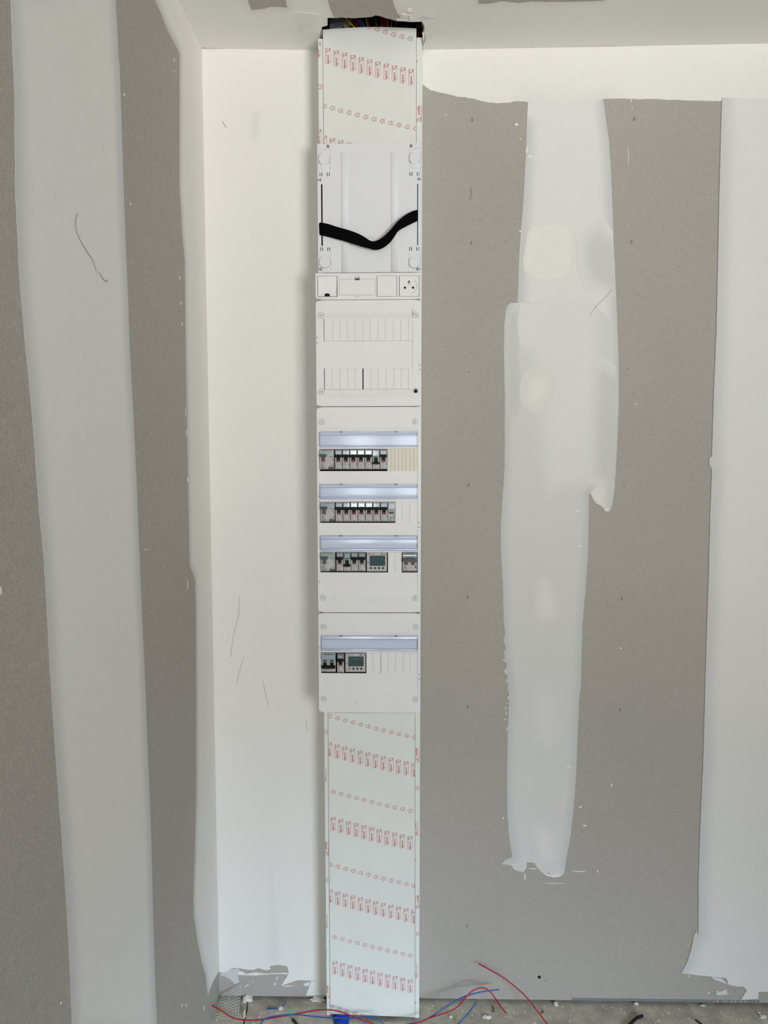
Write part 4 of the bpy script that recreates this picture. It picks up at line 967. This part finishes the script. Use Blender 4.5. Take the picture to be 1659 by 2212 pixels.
blanking(BB, 838, 867.5, 1192, 1236.5, [853], M_WHITE, 'white blanking plate between the energy meter and the main switch', Yf=BB.Y-.0008)
blanking(BC, 791.5, 822.5, 1410.5, 1455, [806.5], M_WHITE, 'two-segment white blanking plate right beside the meter in the one-row box')
blanking(BC, 823, 901.3, 1410.5, 1455, [838.5, 854.5, 871, 885.5], M_WHITE, 'five-segment white blanking plate at the right end of the one-row box')

# ---------------- socket strip
S = empty('socket_strip', (0, BS.Y, BS.z0), 'white horizontal strip with a socket, cable outlet and blank plates above the closed box', 'socket panel')
m = MB()
x0, x1, z0, z1 = -.125, .125, BS.z0, BS.z1; Ys = BS.Y-.001
holes = [rect_pts(BS.x(a, 615), BS.x(b, 615), BS.z(637.5), BS.z(592.5)) for a, b in ((687, 729.5), (814, 857.5), (862, 905.5))]
faceplate(m, outline_face(x0, x1, z0, z1, top=False), holes, Ys+.004, Ys, M_WHITE)
m.box(x0+.003, x1-.003, Ys+.004, YC-.003, z0+.002, z1-.002, M_WHITE)
for h_ in holes:
    (a, c), _, (b, d), _ = h_; m.rect(a, b, c, d, Ys+.0038, M_SEAM)
xa, xb, za, zb_ = BS.x(733.5, 615), BS.x(811, 615), BS.z(634), BS.z(599.5)
m.outline(xa, xb, za, zb_, .0006, Ys-.0002, M_LINE)
m.build('face_plate', S, bevel=.0003)
m = MB(); m.box(xa+.0006, xb-.0006, Ys-.0006, Ys, za+.0006, zb_-.0006, M_WHITE)
a, b = BS.x(767, 600), BS.x(777.5, 600); m.box(a, b, Ys-.0008, Ys, BS.z(602), BS.z(599), M_SEAM); m.box(a+.0008, b-.0008, Ys-.0012, Ys, BS.z(599.5), BS.z(597), M_SCREW)
m.line([(a, BS.z(598)), (a+.001, BS.z(595)), (a+.003, BS.z(592.5)), (b-.003, BS.z(592.5)), (b-.001, BS.z(595)), (b, BS.z(598))], .0005, Ys-.0004, M_LINE)
a, b = BS.x(768.5, 636), BS.x(776, 636); m.line([(a, BS.z(634)), (a, BS.z(637.5)), (b, BS.z(637.5)), (b, BS.z(634))], .0006, Ys-.0008, M_LINE)
m.build('label_flap', S)
# cable outlet funnel
a, b, c, d = BS.x(688, 615), BS.x(728.6, 615), BS.z(636.8), BS.z(593.2); g = Ys-.0003
m = MB(); cx = (a+b)/2; n = 12
top = (Ys+.0004); zarc = lambda t: c+.003+.0065*math.sin(math.pi*t)
arc_ = [(lerp(a+.003, b-.003, i/n), zarc(i/n)) for i in range(n+1)]
vs_ = [(a, g, d), (b, g, d), (a, g, c), (b, g, c)]+[(x, Ys+.0030, z) for x, z in arc_]
k = 4
m.add(vs_, [(0, k+0, 2), (1, 3, k+n), (0, 1, k+n//2)]+[(0, k+i+1, k+i) for i in range(n//2)]+[(1, k+i+1, k+i) for i in range(n//2, n)], M_WHITE)
m.prism([(a+.0005, c+.0004), (b-.0005, c+.0004)]+[(x, z-.0002) for x, z in arc_[::-1]], Ys+.0034, Ys-.0002, M_WHITE)
q = BS.x(708, 636); m.prism([(q-.0060, c+.0006), (q+.0066, c+.0006), (q+.0064, c+.0045)]+[(q+.0060*math.cos(t*math.pi/8), c+.0045+.0028*math.sin(t*math.pi/8)) for t in range(1, 8)]+[(q-.0060, c+.0045)], Ys, Ys-.0006, M_SLOT)
m.build('cable_outlet', S)
m = MB(); a, b = BS.x(815, 615), BS.x(856.8, 615); m.box(a, b, Ys-.0004, Ys+.0036, c, d, M_WHITE); m.build('blank_insert', S, bevel=.0003)
m = MB(); a, b = BS.x(863, 615), BS.x(904.6, 615); sx, sz = BS.x(883.3, 614), BS.z(614.8)
circ = [(sx+.0196*math.cos(2*math.pi*i/40), sz+.0196*math.sin(2*math.pi*i/40)) for i in range(40)]
faceplate(m, rect_pts(a, b, c, d), [circ], Ys+.0036, Ys-.0004, M_WHITE)
m.ring(sx, sz, .0182, .0200, Ys+.0036, Ys+.0006, M_WHITE, 40); m.disc(sx, sz, .0190, Ys+.0037, Ys+.0024, M_WHITE, 40)
for px in (874.3, 891.8): m.disc(BS.x(px, 618), BS.z(618.3), .0027, Ys+.0024, Ys+.0021, M_SLOT, 20)
m.build('power_socket', S, bevel=.0002)
m = MB(); ex, ez = BS.x(883.3, 606), BS.z(606.3); m.ring(ex, ez+.001, .0014, .0023, Ys+.0024, Ys+.0010, M_INK, 18); m.disc(ex, ez+.001, .0014, Ys+.0024, Ys-.0010, M_SCREW, 16); m.ring(ex, ez-.0025, .0014, .0021, Ys+.0024, Ys+.0015, M_INKL, 16); m.build('earth_pin', S)
local(S)

# ---------------- meter mounting plate
YP = -.085
P_ = empty('meter_mounting_plate', (0, YP, PM0), 'white meter mounting plate with four round knobs and two vertical ribs above the socket strip', 'mounting plate')
bp_ = Box(PM0, PM1, 309.5, 588, 686, 688, 910.5, 908.5, YP, .0)
class Pl:
    Y = YP
    def x(s, px, py): return atY(px, py, YP).x
    def z(s, py): return atY(800, py, YP).z
    def xz(s, px, py): p = atY(px, py, YP); return (p.x, p.z)
PL = Pl(); pa, pb = PL.x(686.3, 450), PL.x(909.5, 450)
m = MB(); zt_, zb2 = PL.z(309.5), PL.z(588.5)
knob_px = [(700.5, 344.5), (896, 342.5), (702, 567), (895.3, 567)]
outer = rect_pts(pa, pb, zb2, zt_); hol = []
def R_px(x0_, y0_, x1_, y1_): a_ = atY(x0_, y1_, YP); b_ = atY(x1_, y0_, YP); return rect_pts(a_.x, b_.x, a_.z, b_.z)
for (kx, ky), up1 in zip(knob_px, (1, 1, 0, 0)):
    if up1: hol.append(R_px(kx-12.5, ky-23, kx+12.5, ky+26))
    else: hol.append(R_px(kx-12.5, ky-22, kx+12.5, ky+18))
slots = [(694.3, 397.5, 696.3, 531), (901.2, 396.5, 903.2, 530)]
hol += [R_px(*s_) for s_ in slots]
small = []
for sx_, sy_ in ((693, 376.5), (709, 376.5), (887.8, 375.5), (903.6, 375.5), (694.8, 538), (710, 538), (887, 537.5), (902.5, 537.5)):
    small += [(sx_-2.9, sy_-4, sx_-1.4, sy_+4), (sx_+1.4, sy_-4, sx_+2.9, sy_+4)]
hol += [R_px(*s_) for s_ in small]
faceplate(m, outer, hol, YP+.003, YP, M_WHITE2)
m.box(pa+.002, pb-.002, YP+.003, YC-.003, zb2+.002, zb2+.005, M_WHITE2); m.box(pa+.002, pa+.005, YP+.003, YC-.003, zb2+.005, zt_-.002, M_WHITE2); m.box(pb-.005, pb-.002, YP+.003, YC-.003, zb2+.005, zt_-.002, M_WHITE2); m.box(pa+.005, pb-.005, YP+.003, YC-.003, zt_-.005, zt_-.002, M_WHITE2)
m.box(pa+.006, pb-.006, YP+.0068, YP+.0078, zb2+.006, zt_-.006, M_SLOT)
for (kx, ky), up1 in zip(knob_px, (1, 1, 0, 0)):
    r = R_px(kx-12.3, ky-22.8, kx+12.3, (ky+25.8) if up1 else (ky+17.8)); m.box(r[0][0], r[1][0], YP+.0012, YP+.003, r[0][1], r[2][1], M_WHITE2)
m.build('plate', P_, bevel=.0003)
# ribs
for i, cxp in enumerate((744.3, 852)):
    m = MB(); x_ = PL.x(cxp, 450); zt2, zb3 = PL.z(328), PL.z(588); n = 8; W_ = .0088
    prof = [(-W_, 0), (-W_*.78, -.0019), (-W_*.45, -.0030), (0, -.0032), (W_*.45, -.0030), (W_*.78, -.0019), (W_, 0)]
    vs_ = []
    for z_, k_ in ((zb3, 1), (PL.z(345), 1), (zt2, .0)):
        vs_ += [(x_+a_, YP+b_*k_ - .0001, z_) for a_, b_ in prof]
    fs = []
    for r_ in range(2):
        for j in range(6): fs.append((r_*7+j, r_*7+j+1, (r_+1)*7+j+1, (r_+1)*7+j))
    fs.append(tuple(range(7))[::-1]); m.add(vs_, fs, M_WHITE2); m.build('rib', P_, smooth=True)
for (kx, ky), up1 in zip(knob_px, (1, 1, 0, 0)):
    m = MB(); x_, z_ = PL.xz(kx, ky); m.disc(x_, z_, .0131, YP+.0012, YP-.0036, M_WHITE2, 36)
    m.ring(x_, z_, .0131, .0135, YP+.0012, YP-.0004, M_LINE, 36); o = m.build('knob', P_, bevel=.0009)
    m = MB(); w2 = .0085
    if up1: m.prism([(x_-w2, z_), (x_-w2, z_-.0185), (x_-w2*.6, z_-.0225), (x_+w2*.6, z_-.0225), (x_+w2, z_-.0185), (x_+w2, z_)], YP+.0012, YP-.0010, M_WHITE2)
    m.prism([(x_-w2, z_), (x_-w2, z_+.017), (x_-w2*.7, z_+.0195), (x_+w2*.7, z_+.0195), (x_+w2, z_+.017), (x_+w2, z_)], YP+.0012, YP-.0002, M_WHITE2)
    m.build('latch', o, bevel=.0004)
for cxp, cyp, sgn in ((690, 388.5, 1), (906, 387, -1), (691.5, 581.5, 1), (904, 581, -1)):
    m = MB(); x_, z_ = PL.xz(cxp, cyp); m.box(x_-.005*1, x_+.004, YP-.0004, YP+.001, z_-.0015, z_+.0015, M_LINE); m.box(x_+(.0015 if sgn > 0 else -.0035), x_+(.0042 if sgn > 0 else -.0008), YP-.0006, YP+.001, z_-.004, z_+.004, M_LINE); m.build('side_clip', P_)
for cxp, cyp in ((708.5, 315.5), (888, 314.5)):
    m = MB(); x_, z_ = PL.xz(cxp, cyp); m.ring(x_, z_, .0016, .0030, YP+.001, YP-.0010, M_SCREW, 18); m.box(x_-.003, x_+.003, YP-.0012, YP, z_-.0030, z_-.0018, M_SLOT); m.build('top_catch', P_)
m = MB(); x_, z_ = PL.xz(798.5, 520); m.ring(x_, z_, .0098, .0104, YP+.001, YP-.0002, M_LINE, 30); m.ring(x_, z_, .0060, .0065, YP+.001, YP-.0002, M_LINE, 24); m.build('moulded_ring', P_)
local(P_)
# strap
top = [(689, 481), (693, 480), (697, 481), (709, 483), (725, 489), (741, 493), (758, 498), (774, 504), (787, 511), (795, 517), (802, 521), (810, 521.5), (820, 517), (831, 509), (844, 496), (855, 482), (865, 472), (878, 462), (891, 455.5), (901, 453), (903, 453)]
bot = [(690, 508), (693, 508.5), (697, 509), (709, 512), (725, 516), (741, 520), (758, 526), (774, 530), (787, 535.5), (794, 535), (800, 538.5), (811, 541), (823, 539), (836, 531), (847, 520), (856, 505), (862, 497), (875, 491), (888, 484), (901, 478), (903, 477)]
yo = [.002, .004, .004, .006, .010, .014, .017, .018, .018, .018, .018, .018, .018, .019, .020, .019, .016, .011, .007, .004, .002]
m = MB(); vs_ = []; n = len(top)
dps = 5
for i in range(n):
    for j in range(dps):
        t = j/(dps-1); px = lerp(top[i][0], bot[i][0], t); py = lerp(top[i][1], bot[i][1], t)
        tw = .004*math.sin((i-6)/8*math.pi)*(t-.5) if 6 < i < 16 else 0
        vs_.append(tuple(atY(px, py, YP-yo[i]-tw-.0008)))
fs = [(i*dps+j, i*dps+j+1, (i+1)*dps+j+1, (i+1)*dps+j) for i in range(n-1) for j in range(dps-1)]
m.add(vs_, fs, M_STRAP); o = m.build('hook_and_loop_strap', None, smooth=True); md = o.modifiers.new('t', 'SOLIDIFY'); md.thickness = .0015; md.offset = 0
md = o.modifiers.new('s', 'SUBSURF'); md.levels = 1; md.render_levels = 2
tag(o, 'black fabric hook strap sagging across the white mounting plate', 'strap')

# ================================================================== inside the ceiling opening
def wire(name, pts, r, mt, label, cat, group=None, ridges=None, seg=8, n=8):
    m = MB(); tube(m, pts, r, mt, seg=seg, n=n, ridges=ridges); o = m.build(name, None, smooth=not ridges); return tag(o, label, cat, group)
GW = 'wires in the ceiling opening'
def hw(x0_, x1_, ya, y_, mt, label, r=.0016, dy=0):
    a_ = atY(x1_, 62, y_-0.0); b_ = atY(x0_, 36, y_); d = b_-a_
    dn = a_-d*.8
    wire('ceiling_wire', [dn, a_, b_, b_+d*1.3+Vector((0, 0, .02)), b_+d*2.4+Vector((0, 0, .08))], r, mt, label, 'wire', GW)
hw(745, 769, 0, -.052, M_WYEL, 'yellow green wire slanting across the ceiling opening', .0016)
hw(756, 777, 0, -.046, M_WRED, 'red wire beside the yellow one in the ceiling opening', .0013)
hw(766, 783, 0, -.050, M_WRED, 'second red wire left of the blue wires in the ceiling opening', .0013)
hw(771, 788, 0, -.044, M_WBLUE, 'left one of the two blue wires in the ceiling opening', .0018)
hw(777, 791, 0, -.048, M_WBLUE, 'right one of the two blue wires in the ceiling opening', .0012)
hw(790, 795, 0, -.046, M_WYEL, 'thin yellow green wire right of the blue wires', .0010)
hw(793, 799, 0, -.044, M_WORG, 'orange wire left of the black conduit in the opening', .0012)
for i, x_ in enumerate((824, 828.5, 833, 837)):
    hw(x_, x_+1, 0, -.046-.002*(i % 2), (M_WORG, M_WRED, M_WRED, M_WORG)[i], ('leftmost orange wire of the bundle right of the black conduit', 'left red wire inside the bundle right of the black conduit', 'right red wire inside the bundle right of the black conduit', 'rightmost orange wire of the bundle right of the black conduit')[i], .0016)
hw(847, 844, 0, -.044, M_WYEL, 'thin dull yellow wire alone in the dark right half of the opening', .0008)
hw(857, 855, 0, -.044, M_WRED, 'thin dark red wire in the middle of the dark right half of the opening', .0012)
hw(908, 905, 0, -.040, M_WRED, 'dark red wire hanging at the right edge of the trunking top', .0018)
p = atY(812, 40, -.040); q = atY(812, 66, -.040)
wire('black_conduit', [q-Vector((0, 0, .05)), q, p, p+Vector((.002, -.01, .06)), p+Vector((.004, -.02, .16))], .0058, M_CBLK, 'black corrugated conduit coming down through the ceiling opening', 'conduit', ridges=.82, n=14, seg=14)
m = MB(); a_ = atY(712, 66, -.042); b_ = atY(740, 34, -.042); m.box(a_.x, b_.x, -.042, -.030, a_.z-.02, b_.z+.03, M_SKY)
for i in range(6):
    x_ = lerp(a_.x, b_.x, (i+.5)/6); m.line([(x_, a_.z-.02), (x_+.006, b_.z+.03)], .0006, -.0423, M_MESH)
for i in range(9):
    z_ = lerp(a_.z-.02, b_.z+.03, (i+.5)/9); m.line([(a_.x, z_), (b_.x, z_+.004)], .0006, -.0423, M_MESH)
tag(m.build('mesh_faced_insulation'), 'grey insulation with a pale grid at the left end of the ceiling opening', 'insulation')
p = atY(748, 50, -.030); o = chunk('foam_lump', None, p, .011, M_BEIGE, 4.4, sq=(1.1, .6, 1)); tag(o, 'beige foam lump behind the yellow wire in the ceiling opening', 'foam')

# ================================================================== floor things
FZ = -.010
def fz(px, py, h=.002): return atZ(px, py, FZ+h)
def fy(px, py, Y): return atY(px, py, Y)
# wires in front of the wall and trunking: depth given in metres from the wall
wire('electrical_wire', [fy(419, 2147, -.06)+Vector((.0, 0, 0)), fy(440, 2163, -.075), fy(473, 2180, -.085), fy(500, 2197, -.090), fy(523, 2203, -.092), fy(560, 2203, -.094), fy(600, 2197, -.094), fy(650, 2188, -.092), fy(690, 2181.5, -.092), fy(722, 2182.5, -.094), fy(748, 2190, -.098), fy(775, 2201, -.105), fy(806, 2212, -.112), fy(835, 2226, -.12)], .0017, M_WRED, 'long red wire curving across the floor in front of the trunking foot', 'wire', 'loose red wires')
wire('electrical_wire', [fy(545, 2232, -.105), fy(562, 2212, -.10), fy(576, 2199, -.096), fy(610, 2193, -.094), fy(645, 2192, -.094), fy(690, 2197, -.096), fy(740, 2199.5, -.100), fy(775, 2198, -.104), fy(806, 2197, -.106), fy(820, 2203, -.110), fy(836, 2222, -.118)], .0017, M_WBLUE, 'blue wire running along the floor under the trunking foot', 'wire', 'loose blue wires')
wire('electrical_wire', [fy(860, 2216, -.115), fy(900, 2209, -.112), fy(925, 2200, -.105), fy(955, 2181, -.09), fy(985, 2161, -.075), fy(1015, 2149, -.06), fy(1045, 2142, -.05), fy(1078, 2137.5, -.045)], .0017, M_WBLUE, 'blue wire rising to the right in front of the wall, right of the trunking', 'wire', 'loose blue wires')
wire('electrical_wire', [fy(850, 2222, -.12), fy(900, 2210, -.115), fy(935, 2197, -.105), fy(965, 2187, -.098), fy(987, 2176, -.09), fy(1003, 2158, -.075), fy(1020, 2141, -.062), fy(1040, 2134, -.055), fy(1055, 2139, -.055), fy(1068, 2154, -.06), fy(1080, 2172, -.072), fy(1094.5, 2190, -.085)], .0017, M_WRED, 'red wire bent into a hump in front of the wall, right of the trunking', 'wire', 'loose red wires')
wire('electrical_wire', [fy(1034.5, 2082, -.022), fy(1060, 2096, -.03), fy(1085, 2110, -.038), fy(1110, 2129, -.047), fy(1135, 2152, -.06), fy(1155, 2177, -.075), fy(1183, 2213, -.10), fy(1200, 2235, -.115)], .0017, M_WRED, 'straightest red wire leaning against the wall with its tip highest of all', 'wire', 'loose red wires')
wire('electrical_wire', [fy(980, 2222, -.112), fy(995, 2207, -.105), fy(1012, 2188, -.095), fy(1023, 2174, -.085), fy(1029.5, 2164, -.078)], .0017, M_WBLUE, 'short blue wire standing up between the two humped wires and the frame bottom', 'wire', 'loose blue wires')
wire('electrical_wire', [fz(577, 2179), fz(590, 2178), fz(600, 2178, .004)], .0016, M_WBLUE, 'short flat blue wire offcut on the floor near the left corner', 'wire offcut', 'blue wire offcuts')
wire('electrical_wire', [fz(606, 2173, .004), fz(612, 2172, .006), fz(617, 2164, .008)], .0016, M_WBLUE, 'short upright blue wire offcut touching a white crumb near the left corner', 'wire offcut', 'blue wire offcuts')
wire('electrical_wire', [fz(473, 2178, .012), fz(474, 2186, .013), fz(476, 2191, .012)], .0020, M_WYEL, 'short yellow green wire offcut lying on the mesh tape', 'wire offcut')
wire('cable_offcut', [fz(632, 2202, .004), fz(638, 2208, .004), fz(648, 2222, .004)], .0034, M_CBLK, 'thick black cable end on the floor left of the trunking', 'cable')
wire('cable_offcut', [fz(1350, 2224, .004), fz(1362, 2211, .005), fz(1374, 2200, .006), fz(1388, 2194, .006)], .0040, M_CBLK, 'thick black cable end on the floor at the bottom right', 'cable')
wire('cable_offcut', [fz(1502, 2203, .003), fz(1510, 2208, .003), fz(1524, 2220, .003)], .0022, M_CBLK, 'thin dark cable end on the floor near the right edge', 'cable')
wire('wire_offcut', [fz(1063, 2172), fz(1067, 2180), fz(1064, 2186)], .0010, M_CBLK, 'tiny bent black wire offcut under the red hump wire', 'wire offcut')
wire('wire_offcut', [fz(982, 2197), fz(984, 2203), fz(985, 2206)], .0014, M_WYEL, 'tiny dark yellow wire offcut right of the trunking foot', 'wire offcut')
wire('wire_offcut', [fz(1168, 2189), fz(1173, 2186), fz(1172, 2181)], .0009, M_CBLK, 'tiny curled black wire offcut beside the leaning red wire', 'wire offcut')
wire('fibre_strand', [fz(1108, 2170), fz(1115, 2180), fz(1122, 2186), fz(1128, 2196)], .0006, M_MESH, 'thin white strand on the floor between the red wires', 'strand')
# blue conduit at the trunking foot
p = fy(738, 2206, -.088)
wire('blue_conduit', [Vector((p.x-.004, -.055, FZ-.004)), Vector((p.x-.002, -.075, FZ-.006)), Vector((p.x, -.098, FZ-.012)), Vector((p.x+.002, -.125, FZ-.03))], .0215, M_CBLUE, 'blue corrugated conduit end at the foot of the trunking', 'conduit', ridges=.9, n=7, seg=24)
# glass-fibre mesh tape
m = MB(); gx, gy = 9, 18
def tape(u, v):
    # quad corners in px with heights
    a = Vector((atY(482, 2145, -.010))); b = Vector((atY(521, 2127, -.012))); c_ = atY(436, 2245, -.095); d_ = atY(512, 2245, -.105)
    p_ = a.lerp(b, u).lerp(c_.lerp(d_, u), v); p_.y -= .012*math.sin(math.pi*v)*1.0+.004*math.sin(5*u); return p_
def strandq(p_, q_, wd):
    d = (q_-p_).normalized(); s = d.cross(Vector((0, -1, .3))).normalized()*wd/2; up2 = Vector((0, -.0004, 0))
    m.add([p_+s, p_-s, q_-s, q_+s, p_+s+up2, p_-s+up2, q_-s+up2, q_+s+up2], [(0, 1, 2, 3), (7, 6, 5, 4), (0, 4, 5, 1), (2, 6, 7, 3), (1, 5, 6, 2), (0, 3, 7, 4)], M_MESH)
for i in range(gx+1):
    for j in range(gy): strandq(tape(i/gx, j/gy), tape(i/gx, (j+1)/gy), .0007)
for j in range(gy+1):
    for i in range(gx): strandq(tape(i/gx, j/gy), tape((i+1)/gx, j/gy), .0007)
tag(m.build('mesh_tape'), 'white glass fibre mesh tape strip hanging from the left corner onto the floor', 'mesh tape')
def lump(px, py, r, seed, sq, label, h=.004, mt=M_CRUMB, name='plaster_fragment', group=None):
    p_ = fz(px, py, h); o_ = chunk(name, None, p_, r, mt, seed, sq=sq); return tag(o_, label, 'plaster piece', group)
lump(534, 2158, .013, 1.2, (1.0, .7, .6), 'rounded plaster lump in the corner beside the mesh tape', .006)
lump(528, 2192, .008, 8.2, (.4, 1, 1.3), 'narrow white plaster shard at the floor crack, right of the mesh tape', .004)
lump(687, 2158, .017, 2.2, (1.0, .5, .5), 'broken plaster shell against the left side of the trunking', .005)
lump(606, 2178, .006, 3.3, (1, .8, .7), 'white plaster crumb between the two blue offcuts', .003)
lump(1052, 2197, .009, 5.1, (1.2, .5, .4), 'oval white plaster flake on the floor below the hump wire', .003)
lump(974, 2196, .004, 5.7, (1, .8, .8), 'small white plaster crumb right of the trunking foot', .003)
lump(1201, 2169, .005, 6.6, (1, 1, 1), 'white plaster crumb against the wall right of the leaning wire', .004)
lump(1374, 2168, .005, 7.7, (1.1, .7, .7), 'white plaster crumb against the wall, above the black cable end', .003)
lump(1648, 2196, .007, 9.7, (1.2, .8, .6), 'white plaster flake at the right edge of the floor', .003)
lump(1640, 2188, .005, 10.7, (.8, .8, .6), 'smaller plaster crumb just behind the right edge flake', .003)
lump(1518, 2172, .004, 11.7, (1.6, .6, .5), 'long thin white crumb on the floor near the right end', .002)
# fine crumbs nobody could count
m = MB(); rnd = random.Random(3)
for i in range(900):
    x_ = rnd.uniform(XL+.01, 1.05); y_ = -abs(rnd.gauss(0, .07))-.002
    if TX0b-.003 < x_ < TX1b+.003 and y_ > -.072: continue
    r = rnd.choice((.0006, .0008, .001, .0012, .0018))*rnd.uniform(.7, 1.3); z_ = FZ
    a0 = rnd.uniform(0, 6.28); pts = [(x_+r*math.cos(a0+k*1.57)*rnd.uniform(.6, 1.3), y_+r*math.sin(a0+k*1.57)*rnd.uniform(.6, 1.3), z_) for k in range(4)]
    m.add(pts+[(x_, y_, z_+r*1.1)], [(0, 1, 4), (1, 2, 4), (2, 3, 4), (3, 0, 4)], M_CRUMB)
tag(m.build('plaster_dust'), 'fine white plaster crumbs scattered on the concrete floor', 'debris', kind='stuff')
# dark settlement joint in the screed near the corner
m = MB(); q = [fz(540, 2150, .0008), fz(535, 2165, .0008), fz(533, 2185, .0008), fz(526, 2215, .0008), fz(524, 2240, .0008)]
for a_, b_ in zip(q, q[1:]): m.add([a_+Vector((-.0012, 0, 0)), a_+Vector((.0012, 0, 0)), b_+Vector((.0014, 0, 0)), b_+Vector((-.0014, 0, 0))], [(0, 1, 2, 3)], M_SLOT)
m.build('crack', floor)
